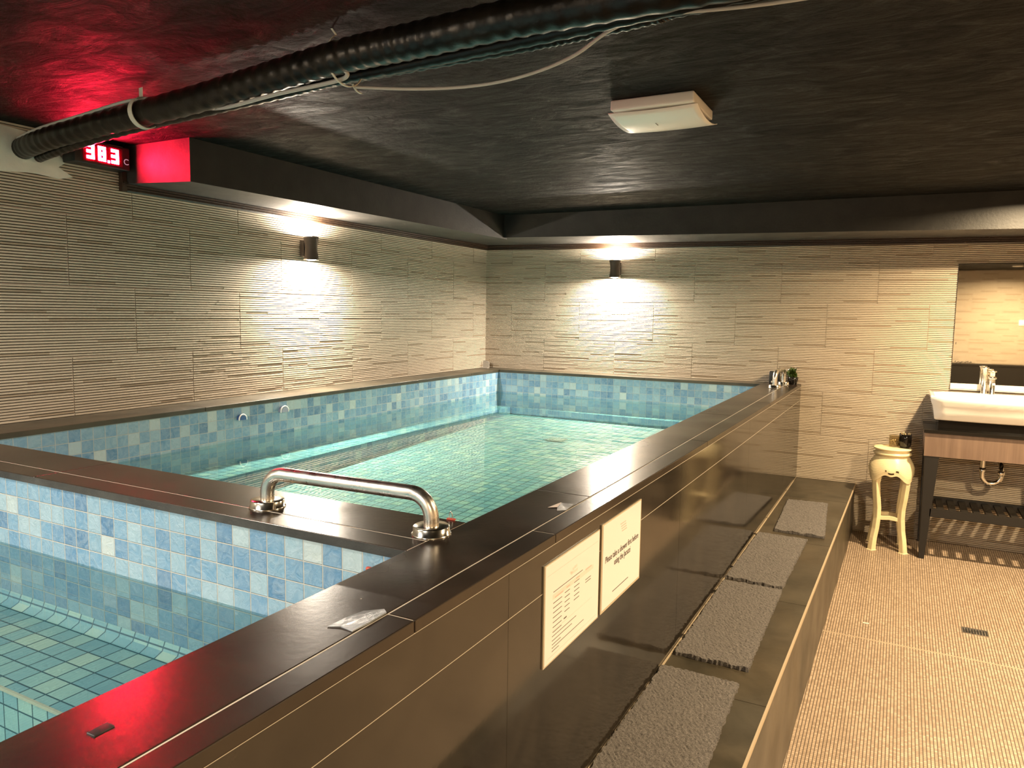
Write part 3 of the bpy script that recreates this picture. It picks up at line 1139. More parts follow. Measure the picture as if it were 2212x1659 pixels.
def seg_digit(mb, cy, cz, w_, h_, segs, t_=0.0145, x=0.0958):
    hw, hh = w_ / 2, h_ / 2
    rects = {'a': (-hw, hw, hh - t_, hh), 'd': (-hw, hw, -hh, -hh + t_), 'g': (-hw, hw, -t_ / 2, t_ / 2),
             'f': (-hw, -hw + t_, 0, hh), 'b': (hw - t_, hw, 0, hh), 'e': (-hw, -hw + t_, -hh, 0), 'c': (hw - t_, hw, -hh, 0)}
    for sname in segs:
        a, b_, c_, d_ = rects[sname]
        mb.box(x, x + 0.0012, cy + a + 0.001, cy + b_ - 0.001, cz + c_ + 0.001, cz + d_ - 0.001)


k = MB()
seg_digit(k, -3.478, 2.148, 0.036, 0.062, 'abgcd')
k.build('digit', M['digit'], win)
k = MB()
seg_digit(k, -3.428, 2.147, 0.036, 0.062, 'abcdefg')
k.build('digit', M['digit'], win)
k = MB()
k.box(0.0958, 0.097, -3.404, -3.394, 2.115, 2.125)
k.build('decimal_point', M['digit'], win)
k = MB()
seg_digit(k, -3.370, 2.146, 0.036, 0.062, 'abgcd')
k.build('digit', M['digit'], win)


def text_mesh(body, size, place, mat, name, parent, extrude=0.0003, align='CENTER'):
    """place(x, y, z) -> world point for a text laid out in x/y"""
    cu = bpy.data.curves.new(name, 'FONT')
    cu.body = body
    cu.size = size
    cu.align_x = align
    cu.extrude = extrude
    ob = bpy.data.objects.new(name, cu)
    col.objects.link(ob)
    dg = bpy.context.evaluated_depsgraph_get()
    me = bpy.data.meshes.new_from_object(ob.evaluated_get(dg))
    bpy.data.objects.remove(ob)
    k = MB()
    k.mesh([place(*v.co) for v in me.vertices], [tuple(p.vertices) for p in me.polygons])
    bpy.data.meshes.remove(me)
    return k.build(name, mat, parent)


text_mesh('C', 0.036, lambda x, y, z: (0.0952 + z, -3.318 + x, 2.121 + y), M['ctext'], 'letter', td)

# ------------------------------------------------------------------ notices on the parapet
def notice(y0, y1, z0, z1, label, margin):
    """y0 < y1; text reads towards +y"""
    x0 = rim_x((y0 + y1) / 2) + 0.0006
    g = thing('notice_sheet', label, 'notice', (x0, (y0 + y1) / 2, z0), 'notices on the parapet')

    def X(y):
        return rim_x(y) + 0.0004
    k = MB()
    k.slab([(X(y0) - 0.001, y0), (X(y0) + 0.0022, y0), (X(y1) + 0.0022, y1), (X(y1) - 0.001, y1)], z0, z1)
    k.build('sleeve', M['sleeve'], g)
    k = MB()
    a, b_ = y0 + margin, y1 - margin
    k.slab([(X(a) + 0.002, a), (X(a) + 0.003, a), (X(b_) + 0.003, b_), (X(b_) + 0.002, b_)], z0 + margin, z1 - margin * 0.5)
    return k.build('sheet', M['paper'], g), X


def rule(mb, X, y0, y1, z, h=0.0016, dz=0.0):
    mb.slab([(X(y0) + 0.003, y0), (X(y0) + 0.0034, y0), (X(y1) + 0.0034, y1), (X(y1) + 0.003, y1)], z - h / 2, z + h / 2)


sh, X = notice(-4.094, -3.786, 0.764, 0.986, 'white laminated notice with a printed table, nearer of the two on the parapet', 0.004)
yl, zl = -4.09, 0.768
W_, H_ = 0.30, 0.214
P = lambda u: yl + u * W_
Z = lambda v: zl + v * H_
k = MB()
rule(k, X, P(0.13), P(0.66), Z(0.70), 0.0014)
for v in (0.585, 0.535, 0.485, 0.435, 0.385, 0.335, 0.285):
    rule(k, X, P(0.13), P(0.13 + (0.15 if int(v * 1000) % 20 else 0.10)), Z(v), 0.0015)
for v in (0.60, 0.55, 0.50, 0.45, 0.40):
    rule(k, X, P(0.33), P(0.42), Z(v), 0.0015)
for v in (0.63, 0.58, 0.535, 0.485, 0.44):
    rule(k, X, P(0.50), P(0.60), Z(v), 0.0015)
for v in (0.56, 0.53):
    rule(k, X, P(0.72), P(0.83), Z(v), 0.0015)
rule(k, X, P(0.32), P(0.37), Z(0.33), 0.003)
for v, e_ in ((0.245, 0.55), (0.20, 0.47), (0.16, 0.27), (0.125, 0.7), (0.09, 0.24)):
    rule(k, X, P(0.12), P(e_), Z(v), 0.0013)
k.build('printed_line', M['ink'], sh)
k = MB()
for a, b_, v in ((0.16, 0.30, 0.635), (0.36, 0.42, 0.645), (0.54, 0.60, 0.66), (0.72, 0.84, 0.675)):
    k = MB()
    rule(k, X, P(a), P(b_), Z(v), 0.0032)
    k.build('heading_line', M['pink'], sh)
k = MB()
k.slab([(X(P(0.12)) + 0.003, P(0.12)), (X(P(0.12)) + 0.0031, P(0.12)), (X(P(0.88)) + 0.0031, P(0.88)), (X(P(0.88)) + 0.003, P(0.88))], Z(0.625), Z(0.675))
k.build('heading_band', M['pinkpale'], sh)
k = MB()
rule(k, X, P(0.03), P(0.97), Z(0.90), 0.0007)
rule(k, X, P(0.05), P(0.97), Z(0.05), 0.0007)
rule(k, X, P(0.12), P(0.86), Z(0.30), 0.0005)
k.build('faint_line', M['faint'], sh)
k = MB()
for i, (a, b_, v) in enumerate(((0.42, 0.46, 0.77), (0.47, 0.50, 0.79), (0.51, 0.55, 0.80), (0.44, 0.56, 0.755))):
    rule(k, X, P(a), P(b_), Z(v), 0.006)
k.build('faint_logo', M['pinkpale'], sh)

sh, X = notice(-3.770, -3.470, 0.764, 0.992, 'laminated sign asking guests to shower first, farther of the two notices', 0.007)
for body, yy, zz in (('Please take a shower first before', -3.62, 0.888), ('using the Jacuzzi', -3.62, 0.866)):
    text_mesh(body, 0.0205, lambda x, y, z, yy=yy, zz=zz: (X(yy + x * 0.93) + 0.0033 + z, yy + x * 0.93, zz + y * 1.15), M['ink'], 'lettering', sh)
k = MB()
rule(k, X, -3.69, -3.57, 0.798, 0.0022)
k.build('printed_line', M['ink'], sh)
k = MB()
for i in range(4):
    rule(k, X, -3.64 + 0.004 * i, -3.60 + 0.003 * i, 0.962 - 0.007 * i, 0.0026)
k.build('red_logo', M['pink'], sh)


# ------------------------------------------------------------------ mats on the step
def step_mat(q, label, seed):
    """q: far-left, far-right, near-left, near-right corners on top of the step"""
    rnd = random.Random(seed)
    fl, fr_, nl, nr = [Vector((*p_, 0)) for p_ in q]
    nu, nv = 36, 96
    ez = [[rnd.uniform(-0.003, 0.003) for _ in range(max(nu, nv) + 1)] for _ in range(4)]
    V = []
    for lay in (0, 1):
        for j in range(nv + 1):
            for i in range(nu + 1):
                u, v = i / nu, j / nv
                p_ = (fl * (1 - u) + fr_ * u) * (1 - v) + (nl * (1 - u) + nr * u) * v
                z = STEP_Z + 0.0005
                if lay:
                    z = STEP_Z + 0.0115 + rnd.uniform(-0.0014, 0.0014)
                    if j == nv:
                        z += 0.002 + 0.003 * math.sin(i * 0.5 + seed)
                if i == 0:
                    p_.x += ez[0][j]
                if i == nu:
                    p_.x += ez[1][j]
                if j == 0:
                    p_.y += ez[2][i]
                if j == nv:
                    p_.y += ez[3][i]
                V.append((p_.x, p_.y, z))
    N_ = (nu + 1) * (nv + 1)
    F = []
    for j in range(nv):
        for i in range(nu):
            a = j * (nu + 1) + i
            F.append((a, a + 1, a + nu + 2, a + nu + 1))
            F.append((N_ + a, N_ + a + nu + 1, N_ + a + nu + 2, N_ + a + 1))
    for j in range(nv):
        a = j * (nu + 1)
        F.append((a, a + nu + 1, N_ + a + nu + 1, N_ + a))
        a += nu
        F.append((a + nu + 1, a, N_ + a, N_ + a + nu + 1))
    for i in range(nu):
        F.append((i + 1, i, N_ + i, N_ + i + 1))
        a = nv * (nu + 1) + i
        F.append((a, a + 1, N_ + a + 1, N_ + a))
    k = MB()
    k.mesh(V, F)
    c = (fl + fr_ + nl + nr) / 4
    o = k.build('floor_mat', M['mat'], loc=(c.x, c.y, STEP_Z))
    return tag(o, label, 'mat', 'grey mats in a row on the step')


step_mat([(2.565, -0.755), (2.787, -0.735), (2.588, -1.469), (2.832, -1.475)], 'farthest of the four grey mats on the step, nearest the back wall', 1)
step_mat([(2.525, -1.555), (2.760, -1.560), (2.512, -2.300), (2.745, -2.325)], 'second grey mat from the back wall, edge touching the next mat', 2)
step_mat([(2.514, -2.345), (2.747, -2.345), (2.512, -3.108), (2.749, -3.113)], 'third grey mat from the back wall, with a curling near edge', 3)
step_mat([(2.504, -3.215), (2.742, -3.219), (2.500, -3.97), (2.757, -3.98)], 'nearest grey mat, cut off by the bottom of the photo', 4)

# ------------------------------------------------------------------ small things on the parapet and pool edges
def patch(pts, z, t_, mat, label, name='tape_patch', group=None):
    k = MB()
    n = len(pts)
    V = [(x, y, z) for x, y in pts] + [(x, y, z + t_ + 0.0008 * ((i * 7) % 3)) for i, (x, y) in enumerate(pts)]
    k.mesh(V, [tuple(range(n - 1, -1, -1)), tuple(range(n, 2 * n))] + [(i, (i + 1) % n, (i + 1) % n + n, i + n) for i in range(n)])
    cx, cy = sum(p_[0] for p_ in pts) / n, sum(p_[1] for p_ in pts) / n
    o = k.build(name, mat, loc=(cx, cy, z))
    return tag(o, label, 'tape', group)


patch([(2.388, -4.628), (2.392, -4.590), (2.400, -4.560), (2.421, -4.535), (2.433, -4.545), (2.434, -4.590), (2.430, -4.622), (2.405, -4.618)],
      RIM_Z, 0.0012, M['tape'], 'crumpled grey patch on the near part of the black rim', group='patches on the black rim')
tp = patch([(2.404, -3.838), (2.398, -3.800), (2.430, -3.798), (2.433, -3.850), (2.416, -3.866)],
           RIM_Z, 0.0012, M['tape'], 'small pale grey and pink patch on the rim, above the notices', group='patches on the black rim')
k = MB()
k.mesh([(2.386, -3.855, RIM_Z + 0.0012), (2.394, -3.795, RIM_Z + 0.0012), (2.402, -3.798, RIM_Z + 0.0016), (2.405, -3.842, RIM_Z + 0.0016)], [(0, 3, 2, 1)])
k.build('pink_corner', M['tape_pale'], tp)
k = MB()
k.rbox(2.347, 2.361, -4.968, -4.944, RIM_Z - 0.0005, RIM_Z + 0.0014, 0.0006)
o = k.build('rim_plug', M['black'], loc=(2.354, -4.956, RIM_Z))
tag(o, 'small black oval plug in the red-lit part of the rim', 'plug')

lh = thing('wire_loop', 'tiny upright metal wire loop at the corner of the large pool edge', 'hook', (2.243, -4.058, RIM_Z))
k = MB()
k.tube(smoothpath([(2.236, -4.058, RIM_Z + 0.003), (2.237, -4.058, RIM_Z + 0.013), (2.2405, -4.058, RIM_Z + 0.019), (2.244, -4.058, RIM_Z + 0.013), (2.245, -4.058, RIM_Z + 0.003)], 6), 0.0010, 8)
k.build('loop', M['chrome'], lh)
k = MB()
k.rbox(2.231, 2.252, -4.062, -4.054, RIM_Z, RIM_Z + 0.0035, 0.001)
k.build('base', M['red'], lh)

k = MB()
k.rbox(2.188, 2.222, Y2 - 0.017, Y2 - 0.0085, 0.978, 0.994, 0.003)
o = k.build('red_clip', M['red'], loc=(2.205, Y2 - 0.012, 0.978))
tag(o, 'small red plastic piece on the small pool tiles beside the parapet', 'clip')

# grey corner piece on the coping
k = MB()
pts = [(-0.012, 0.0), (-0.012, 0.034)] + [(-0.012 + 0.046 * math.sin(t), 0.034 + 0.016 * math.cos(t) * 1.0) for t in [0.1 + i * 1.45 / 8 for i in range(9)]] + [(0.034, 0.0)]
V = [(0.034 + a * 1.3, -0.072, RIM_Z + h * 1.25) for a, h in pts] + [(0.034 + a * 1.3, -0.066, RIM_Z + h * 1.25) for a, h in pts]
n = len(pts)
k.mesh(V, [tuple(range(n)), tuple(range(2 * n - 1, n - 1, -1))] + [(i, i + n, (i + 1) % n + n, (i + 1) % n) for i in range(n)])
k.box(0.018, 0.079, -0.105, -0.066, RIM_Z, RIM_Z + 0.003)
o = k.build('corner_bracket', M['guard'], loc=(0.04, -0.09, RIM_Z))
tag(o, 'small grey round-topped plate standing in the coping corner', 'bracket')


def nozzle(y, z, r, mat, label):
    g = thing('pool_nozzle', label, 'nozzle', (XL, y, z), 'pool wall nozzles')
    k = MB()
    n = 18
    rim_, top = [], []
    for i in range(n + 1):
        t = -0.2 + (PI + 0.4) * i / n
        rim_.append(Vector((XL + 0.001, y + r * math.cos(t), z + r * math.sin(t))))
        top.append(Vector((XL + 0.026, y + r * 0.88 * math.cos(t), z + r * 0.88 * math.sin(t))))
    for i in range(n):
        k.face([rim_[i], rim_[i + 1], top[i + 1], top[i]], 0, True)
    k.face(top, 0)
    k.build('cup', mat, g)
    k = MB()
    ring = []
    for i in range(n + 1):
        t = -0.2 + (PI + 0.4) * i / n
        ring.append(Vector((XL + 0.022, y + (r + 0.002) * math.cos(t), z + (r + 0.002) * math.sin(t))))
    k.tube(ring, 0.0034, 8)
    k.build('lip', M['white_plastic'], g)
    return g


nozzle(-2.842, 0.960, 0.021, M['blue_cap'], 'blue nozzle with a white lip on the left pool wall, nearer one')
nozzle(-2.560, 0.968, 0.025, M['grey_cap'], 'lilac-grey nozzle with a white lip on the left pool wall, farther one')

dr = thing('pool_drain', 'small slotted metal grate on the bottom of the large pool', 'drain', (1.15, -1.06, FZ(-1.06)))
k = MB()
zz = FZ(-1.06) + 0.002
k.box(1.09, 1.21, -1.115, -1.005, zz, zz + 0.004)
k.build('frame', M['steel'], dr)
k = MB()
for i in range(5):
    k.box(1.103 + i * 0.021, 1.112 + i * 0.021, -1.10, -1.02, zz + 0.004, zz + 0.008)
k.build('slat', M['white_plastic'], dr)

# plant and box in the far corner of the parapet
k = MB()
k.rbox(2.322, 2.388, -0.085, -0.03, RIM_Z, RIM_Z + 0.082, 0.004)
bx = thing('black_box', 'small black box behind the short rail in the far parapet corner', 'box', (2.355, -0.06, RIM_Z))
k.build('case', M['black'], bx)
k = MB()
k.rbox(2.337, 2.362, -0.0875, -0.0845, RIM_Z + 0.006, RIM_Z + 0.018, 0.001)
k.build('label_plate', M['strap'], bx)
pp = thing('potted_plant', 'small leafy green plant in a black pot at the far parapet corner', 'plant', (2.476, -0.055, RIM_Z))
k = MB()
k.lathe((2.476, -0.055, RIM_Z), [(0.024, 0.0), (0.033, 0.03), (0.034, 0.048), (0.029, 0.05), (0.027, 0.04)], 24)
k.build('pot', M['gloss_black'], pp)
rnd = random.Random(4)


def leaf(mb, base, tip, wdt, bend):
    base, tip = Vector(base), Vector(tip)
    d = tip - base
    sdir = d.cross(Vector((rnd.uniform(-1, 1), rnd.uniform(-1, 1), rnd.uniform(-0.4, 0.4)))).normalized()
    nrm = d.cross(sdir).normalized()
    prof = [0.0, 0.7, 1.0, 0.8, 0.0]
    L_, C_, R_ = [], [], []
    for i, w_ in enumerate(prof):
        t = i / 4
        c_ = base + d * t + nrm * bend * math.sin(t * PI)
        L_.append(c_ + sdir * w_ * wdt + nrm * 0.003)
        C_.append(c_)
        R_.append(c_ - sdir * w_ * wdt + nrm * 0.003)
    for i in range(4):
        mb.face([L_[i], L_[i + 1], C_[i + 1], C_[i]], 0, True)
        mb.face([C_[i], C_[i + 1], R_[i + 1], R_[i]], 0, True)


k = MB()
for i in range(70):
    a = rnd.uniform(0, 2 * PI)
    rr = rnd.uniform(0.005, 0.041)
    h0 = RIM_Z + 0.045 + rnd.uniform(0, 0.036)
    base = (2.472 + 0.4 * rr * math.cos(a), -0.055 + 0.4 * rr * math.sin(a), h0)
    tip = (2.468 + rr * math.cos(a), min(-0.016, -0.055 + rr * math.sin(a)), h0 + rnd.uniform(0.008, 0.036))
    leaf(k, base, tip, rnd.uniform(0.009, 0.014), 0.004)
k.build('foliage', M['leaf'], pp)
k = MB()
leaf(k, (2.478, -0.06, RIM_Z + 0.105), (2.494, -0.075, RIM_Z + 0.118), 0.004, 0.001)
k.build('pale_leaf', M['white_plastic'], pp)
k = MB()
leaf(k, (2.438, -0.06, RIM_Z + 0.098), (2.450, -0.075, RIM_Z + 0.108), 0.004, 0.001)
k.build('pale_leaf', M['white_plastic'], pp)

# ------------------------------------------------------------------ washstand, basin, tap, trap, mirror
VF, VB = -0.40, -0.012
ws = thing('washstand', 'dark wood washstand with a slatted shelf under the white basin', 'washstand', (3.63, -0.2, floor_z(-0.2)))
k = MB()
k.box(3.272, 3.985, VF - 0.010, VB, 0.822, 0.842)
k.build('top', M['gloss_black'], ws, bevel=0.002)
k = MB()
k.box(3.345, 3.915, VF + 0.05, VB - 0.03, 0.842, 0.903)
k.build('plinth', M['gloss_black'], ws)
k = MB()
k.box(3.279, 3.978, VF, VF + 0.02, 0.682, 0.822)
k.box(3.279, 3.298, VF + 0.02, VB, 0.70, 0.822)
k.box(3.959, 3.978, VF + 0.02, VB, 0.70, 0.822)
k.build('apron', M['apron'], ws)
for sx in (-1, 1):
    for yy in (VF + 0.022, VB - 0.022):
        k = MB()
        zf = floor_z(yy)
        xc = 3.6285
        zt_, zb_ = 0.70, zf
        def xq(a):
            return xc + sx * (xc - a)
        T = sorted([xq(3.284), xq(3.362)])
        Bm = sorted([xq(3.287), xq(3.318)])
        hw = 0.018
        k.hexa([(Bm[0], yy - hw, zb_), (Bm[1], yy - hw, zb_), (Bm[1], yy + hw, zb_), (Bm[0], yy + hw, zb_)],
               [(T[0], yy - hw, zt_), (T[1], yy - hw, zt_), (T[1], yy + hw, zt_), (T[0], yy + hw, zt_)])
        k.build('leg', M['frame'], ws, bevel=0.002)
SH = floor_z(-0.2) + 0.28
k = MB()
k.box(3.33, 3.927, VF + 0.004, VF + 0.024, SH - 0.02, SH + 0.028)
k.box(3.33, 3.927, VB - 0.024, VB - 0.004, SH - 0.02, SH + 0.028)
k.box(3.33, 3.35, VF + 0.024, VB - 0.024, SH - 0.02, SH + 0.028)
k.box(3.907, 3.927, VF + 0.024, VB - 0.024, SH - 0.02, SH + 0.028)
shf = k.build('shelf', M['frame'], ws)
for i in range(9):
    k = MB()
    xx = 3.372 + i * 0.0633
    k.box(xx - 0.001, xx + 0.036, VF + 0.024, VB - 0.024, SH + 0.002, SH + 0.018)
    k.build('slat', M['frame'], shf)

bs = thing('wash_basin', 'white ceramic rectangular vessel basin on the washstand', 'basin', (3.63, -0.22, 0.903))


def basin_ring(z, inset, bow, n=10):
    """closed outline, front edge bowed towards the room"""
    x0_, x1_, y0_, y1_ = 3.294 + inset, 3.962 - inset, -0.425 + inset * 0.7, -0.03 - inset * 0.2
    pts = []
    for i in range(n + 1):
        t = i / n
        pts.append((x0_ + (x1_ - x0_) * t, y0_ - bow * math.sin(t * PI), z))
    for i in range(1, n):
        pts.append((x1_, y0_ + (y1_ - y0_) * i / n, z))
    for i in range(n + 1):
        pts.append((x1_ + (x0_ - x1_) * i / n, y1_, z))
    for i in range(1, n):
        pts.append((x0_, y1_ + (y0_ - y1_) * i / n, z))
    return pts


rings = [basin_ring(0.905, 0.034, 0.02), basin_ring(0.912, 0.026, 0.026), basin_ring(0.955, 0.020, 0.034), basin_ring(0.990, 0.013, 0.04), basin_ring(1.015, 0.003, 0.045),
         basin_ring(1.044, 0.0, 0.045), basin_ring(1.049, 0.004, 0.042)]


def inner_ring(z, ins, bow=0.03, deck=0.115, n=10):
    x0_, x1_, y0_, y1_ = 3.294 + ins, 3.962 - ins, -0.425 + ins, -0.03 - deck
    pts = []
    for i in range(n + 1):
        t = i / n
        pts.append((x0_ + (x1_ - x0_) * t, y0_ - bow * math.sin(t * PI), z))
    for i in range(1, n):
        pts.append((x1_, y0_ + (y1_ - y0_) * i / n, z))
    for i in range(n + 1):
        pts.append((x1_ + (x0_ - x1_) * i / n, y1_, z))
    for i in range(1, n):
        pts.append((x0_, y1_ + (y0_ - y1_) * i / n, z))
    return pts


rings += [inner_ring(1.048, 0.022), inner_ring(1.040, 0.028), inner_ring(0.98, 0.045), inner_ring(0.945, 0.09, 0.02)]
V = [q for r_ in rings for q in r_]
n = len(rings[0])
F = [tuple(range(n - 1, -1, -1))]
for i in range(len(rings) - 1):
    for j in range(n):
        F.append((i * n + j, i * n + (j + 1) % n, (i + 1) * n + (j + 1) % n, (i + 1) * n + j))
F.append(tuple(range((len(rings) - 1) * n, len(rings) * n)))
k = MB()
k.mesh(V, F, 0, True)
o = k.build('bowl', M['ceramic'], bs)
o.data.polygons[0].use_smooth = False
o.data.polygons[len(o.data.polygons) - 1].use_smooth = False
k = MB()
k.lathe((3.628, -0.27, 0.944), [(0.022, 0.0), (0.022, 0.003), (0.016, 0.004), (0.0, 0.003)], 20)
k.build('waste', M['chrome'], bs)

tpz = 1.0485
tap = thing('basin_tap', 'slim steel tap with a tall post and a shorter control post on the basin', 'tap', (3.626, -0.095, tpz))
k = MB()
k.lathe((3.626, -0.095, tpz), [(0.0185, 0.0), (0.0185, 0.004), (0.0155, 0.005), (0.0155, 0.094)], 24)
k.build('body', M['steel'], tap)
k = MB()
k.lathe((3.625, -0.095, tpz + 0.094), [(0.022, 0.0), (0.023, 0.002), (0.023, 0.009), (0.021, 0.011)], 24)
cl = k.build('collar', M['chrome'], tap)
k = MB()
k.lathe((3.624, -0.095, tpz + 0.105), [(0.0145, 0.0), (0.0145, 0.030), (0.022, 0.031), (0.022, 0.038), (0.0, 0.039)], 24)
k.build('knob', M['steel'], cl)
k = MB()
k.tube([(3.626, -0.108, tpz + 0.080), (3.626, -0.175, tpz + 0.074), (3.626, -0.186, tpz + 0.068)], 0.0085, 14)
k.build('spout', M['steel'], tap)
k = MB()
k.lathe((3.587, -0.078, tpz), [(0.019, 0.0), (0.019, 0.004), (0.0165, 0.005), (0.0165, 0.150), (0.021, 0.156), (0.021, 0.162), (0.0, 0.163)], 24)
k.build('post', M['steel'], tap)

tr = thing('drain_trap', 'chrome curved drain trap hanging under the washstand apron', 'pipe', (3.64, -0.2, 0.5))
k = MB()
path = [(3.600, -0.2, 0.80), (3.600, -0.2, 0.57)]
for i in range(1, 13):
    t = PI * i / 12
    path.append((3.649 - 0.049 * math.cos(t), -0.2 + 0.01 * i / 12, 0.565 - 0.052 * math.sin(t)))
path += [(3.698, -0.185, 0.60), (3.698, -0.165, 0.625), (3.698, -0.12, 0.634), (3.698, -0.012, 0.634)]
k.tube(path, 0.0145, 16)
k.build('bend', M['chrome'], tr)
k = MB()
k.lathe((3.600, -0.2, 0.585), [(0.019, 0.0), (0.019, 0.022), (0.0145, 0.024)], 20)
k.build('nut', M['chrome'], tr)
k = MB()
k.lathe((3.697, -0.19, 0.565), [(0.0145, 0.0), (0.021, 0.006), (0.021, 0.024), (0.0145, 0.03)], 20)
k.build('nut', M['chrome'], tr)
k = MB()
ax = Matrix.Rotation(PI / 2, 3, 'X')
k.lathe((3.698, -0.006, 0.634), [(0.034, 0.0), (0.034, 0.006), (0.018, 0.012)], 24, axis=ax)
k.build('wall_flange', M['guard'], tr)

mr = thing('wall_mirror', 'frameless rectangular mirror on the back wall above the basin', 'mirror', (3.9, -0.01, 1.063))
k = MB()
k.box(3.411, 4.35, -0.0125, -0.005, 1.066, 1.846)
k.build('backing', M['black'], mr)
k = MB()
k.box(3.4125, 4.3485, -0.0135, -0.0125, 1.067, 1.845)
k.build('glass', M['mirror'], mr)
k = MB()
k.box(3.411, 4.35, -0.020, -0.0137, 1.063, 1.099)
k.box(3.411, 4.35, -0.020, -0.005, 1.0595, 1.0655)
k.build('rim_reflection', M['ceramic'], mr)  # cream strip standing in for the basin rim's reflection
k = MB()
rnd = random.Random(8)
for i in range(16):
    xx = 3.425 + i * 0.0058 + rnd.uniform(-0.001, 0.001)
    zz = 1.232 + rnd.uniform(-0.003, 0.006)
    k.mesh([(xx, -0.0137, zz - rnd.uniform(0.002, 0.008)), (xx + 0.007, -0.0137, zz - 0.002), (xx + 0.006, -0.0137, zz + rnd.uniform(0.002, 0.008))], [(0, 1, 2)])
k.build('dark_fleck', M['black'], mr)  # flat black flecks laid on the glass
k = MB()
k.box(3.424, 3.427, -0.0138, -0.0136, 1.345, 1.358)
k.build('dark_fleck', M['black'], mr)

sw = thing('wall_switch', 'white switch plate on the rear wall, seen only in the mirror', 'switch', (4.665, YB + 0.01, 1.42))
k = MB()
k.rbox(4.620, 4.740, YB + 0.006, YB + 0.018, 1.415, 1.495, 0.003)
k.build('plate', M['white_plastic'], sw)
k = MB()
k.rbox(4.665, 4.695, YB + 0.017, YB + 0.023, 1.432, 1.478, 0.002)
k.build('rocker', M['white_plastic'], sw)

# ------------------------------------------------------------------ plant stand
SX, SY = 3.111, -0.262
st = thing('plant_stand', 'cream painted pedestal stand with carved apron and curved legs', 'stand', (SX, SY, floor_z(SY)))
TZ = 0.695
k = MB()
k.lathe((SX, SY, 0), [(0.06, TZ - 0.05), (0.100, TZ - 0.046), (0.108, TZ - 0.040), (0.108, TZ - 0.032), (0.098, TZ - 0.027), (0.0945, TZ - 0.018), (0.103, TZ - 0.012), (0.109, TZ - 0.007), (0.109, TZ - 0.002), (0.104, TZ), (0.0, TZ)], 48)
k.build('top', M['cream'], st)
# apron: four lobed, swelling outwards; its lower edge is scalloped and has cut-outs
k = MB()
NA, NH = 96, 10
rows = []
for j in range(NH + 1):
    row = []
    for i in range(NA):
        th = 2 * PI * i / NA
        a4 = (th % (PI / 2)) - PI / 4           # 0 in the middle of each side... legs at +-45 degrees
        corner = abs(math.sin(2 * th)) ** 3          # 1 at the legs
        mid = abs(math.cos(2 * th)) ** 6
        low = TZ - 0.148 - 0.058 * corner - 0.020 * abs(math.cos(2 * th)) ** 10
        v = j / NH
        z = (TZ - 0.048) * (1 - v) + low * v
        r = 0.093 + 0.052 * math.sin(min(1.0, v * 1.1) * PI * 0.56) * (0.80 + 0.22 * corner) - 0.006 * v * v
        row.append(Vector((SX + r * math.cos(th), SY + r * math.sin(th), z)))
    rows.append(row)
holes = set()
for sidei in range(4):
    cidx = int(NA * sidei / 4)
    for di in range(-4, 5):
        for j in range(NH):
            if j in (8,) and abs(di + 0.5) < 2.4:
                holes.add(((cidx + di) % NA, j))
            if j == 7 and (di in (-5, -4, 3, 4)):
                holes.add(((cidx + di) % NA, j))
for lay in (0, 1):
    for j in range(NH):
        for i in range(NA):
            if (i, j) in holes:
                continue
            i2 = (i + 1) % NA
            q = [rows[j][i], rows[j + 1][i], rows[j + 1][i2], rows[j][i2]]
            if lay:
                cx_ = Vector((SX, SY, 0))
                q = [Vector((SX + (p_.x - SX) * 0.93, SY + (p_.y - SY) * 0.93, p_.z)) for p_ in reversed(q)]
            k.face(q, 0, True)
for i in range(NA):
    i2 = (i + 1) % NA
    a, b_ = rows[NH][i], rows[NH][i2]
    ia = Vector((SX + (a.x - SX) * 0.93, SY + (a.y - SY) * 0.93, a.z))
    ib = Vector((SX + (b_.x - SX) * 0.93, SY + (b_.y - SY) * 0.93, b_.z))
    k.face([a, ia, ib, b_])
k.build('apron', M['cream'], st)
zf = floor_z(SY)
LEG = [(0.100, TZ - 0.12), (0.112, TZ - 0.16), (0.117, TZ - 0.22), (0.108, TZ - 0.30), (0.096, TZ - 0.38), (0.095, TZ - 0.44), (0.103, TZ - 0.51), (0.116, TZ - 0.57), (0.126, None)]
for q in range(4):
    th = PI / 4 + q * PI / 2 + 0.06
    d = Vector((math.cos(th), math.sin(th), 0))
    sd = Vector((-math.sin(th), math.cos(th), 0))
    k = MB()
    secs = []
    for i, (rad_, z) in enumerate(LEG):
        fz = floor_z(SY + d.y * rad_)
        z = fz if z is None else z
        hw = 0.0165 + 0.004 * (i < 2) + 0.002 * (i == len(LEG) - 1)
        secs.append([Vector((SX, SY, z)) + d * (rad_ - hw) - sd * hw, Vector((SX, SY, z)) + d * (rad_ + hw) - sd * hw,
                     Vector((SX, SY, z)) + d * (rad_ + hw) + sd * hw, Vector((SX, SY, z)) + d * (rad_ - hw) + sd * hw])
    V = [p_ for s_ in secs for p_ in s_]
    F = [(3, 2, 1, 0)]
    for i in range(len(secs) - 1):
        for j in range(4):
            F.append((i * 4 + (j + 1) % 4, i * 4 + j, (i + 1) * 4 + j, (i + 1) * 4 + (j + 1) % 4))
    F.append(tuple(range(len(secs) * 4 - 4, len(secs) * 4)))
    k.mesh(V, F)
    k.build('leg', M['cream'], st, bevel=0.004)
k = MB()
zs = TZ - 0.445
ca = [Vector((SX + 0.086 * math.cos(PI / 4 + 0.06 + q * PI / 2), SY + 0.086 * math.sin(PI / 4 + 0.06 + q * PI / 2), zs)) for q in range(4)]
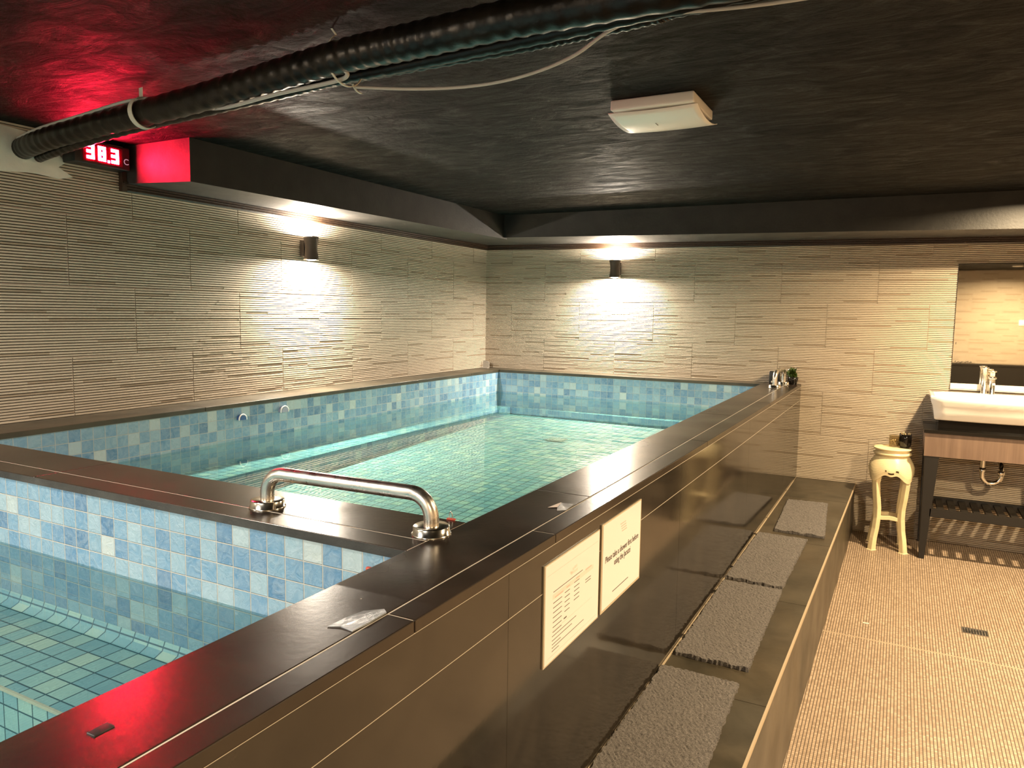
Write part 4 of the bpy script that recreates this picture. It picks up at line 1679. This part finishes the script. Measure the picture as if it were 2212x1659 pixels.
for q in range(4):
    a, b_ = ca[q], ca[(q + 1) % 4]
    dirv = (b_ - a).normalized()
    nv_ = Vector((-dirv.y, dirv.x, 0)) * 0.010
    m1 = (a + b_) / 2 + Vector((0, 0, 0.006))
    for p0, p1 in ((a, m1), (m1, b_)):
        k.hexa([p0 - nv_ + Vector((0, 0, -0.011)), p1 - nv_ + Vector((0, 0, -0.011)), p1 + nv_ + Vector((0, 0, -0.011)), p0 + nv_ + Vector((0, 0, -0.011))],
               [p0 - nv_ + Vector((0, 0, 0.011)), p1 - nv_ + Vector((0, 0, 0.011)), p1 + nv_ + Vector((0, 0, 0.011)), p0 + nv_ + Vector((0, 0, 0.011))])
k.build('stretcher', M['cream'], st)

jr = thing('glass_jar', 'squat clear glass jar holding pale pebbles on the cream stand', 'jar', (3.118, -0.235, TZ))
k = MB()
k.lathe((3.118, -0.235, TZ), [(0.0, 0.001), (0.028, 0.001), (0.031, 0.006), (0.031, 0.072), (0.0295, 0.072), (0.0295, 0.008), (0.0, 0.004)], 32, caps=False)
k.build('glass', M['glass'], jr)
k = MB()
rnd = random.Random(5)
for i in range(34):
    a, r = rnd.uniform(0, 2 * PI), 0.022 * math.sqrt(rnd.random())
    bm = bmesh.new()
    bmesh.ops.create_icosphere(bm, subdivisions=1, radius=rnd.uniform(0.004, 0.007))
    off = Vector((3.118 + r * math.cos(a), -0.235 + r * math.sin(a), TZ + 0.009 + rnd.uniform(0, 0.034)))
    for v in bm.verts:
        v.co = off + Vector((v.co.x, v.co.y, v.co.z * 0.75))
    k.add_bm(bm, 0, True)
o = k.build('pebbles', M['pebble'], jr)
o['kind'] = 'stuff'
bp = thing('black_pot', 'small shiny black pot with dried leaves beside the glass jar', 'pot', (3.178, -0.25, TZ))
k = MB()
k.lathe((3.178, -0.25, TZ), [(0.0, 0.0), (0.026, 0.0), (0.034, 0.02), (0.037, 0.055), (0.035, 0.086), (0.032, 0.088), (0.033, 0.055), (0.028, 0.02), (0.0, 0.012)], 32, caps=False)
k.build('body', M['gloss_black'], bp)
k = MB()
rnd = random.Random(9)
for i in range(14):
    a = rnd.uniform(0, 2 * PI)
    leaf(k, (3.178 + 0.008 * math.cos(a), -0.25 + 0.008 * math.sin(a), TZ + 0.05), (3.178 + 0.03 * math.cos(a), -0.25 + 0.03 * math.sin(a), TZ + 0.09 + rnd.uniform(0, 0.012)), 0.006, 0.003)
k.build('dried_leaf', M['pebble'], bp)

# ------------------------------------------------------------------ floor drain and scrap
fd = thing('floor_drain', 'small rectangular metal drain grate in the beige mosaic floor', 'drain', (3.51, -1.39, floor_z(-1.39)))
zz = floor_z(-1.39)
k = MB()
for x0_, x1_, y0_, y1_ in ((3.455, 3.565, -1.428, -1.422), (3.455, 3.565, -1.358, -1.352), (3.455, 3.461, -1.422, -1.358), (3.559, 3.565, -1.422, -1.358)):
    k.box(x0_, x1_, y0_, y1_, zz - 0.004, zz + 0.0035)
fr_ = k.build('frame', M['steel'], fd)
k = MB()
k.box(3.461, 3.559, -1.422, -1.358, zz - 0.004, zz + 0.0012)
k.build('sump', M['black'], fd)
for i in range(8):
    k = MB()
    k.box(3.466 + i * 0.0118, 3.471 + i * 0.0118, -1.421, -1.359, zz + 0.0008, zz + 0.003)
    k.build('bar', M['steel'], fr_)
k = MB()
zz = floor_z(-1.52)
k.rbox(3.030, 3.058, -1.532, -1.518, zz - 0.0002, zz + 0.002, 0.0008)
o = k.build('paper_scrap', M['strap'], loc=(3.045, -1.525, zz))
tag(o, 'tiny pale scrap lying on the beige floor left of the drain', 'scrap')
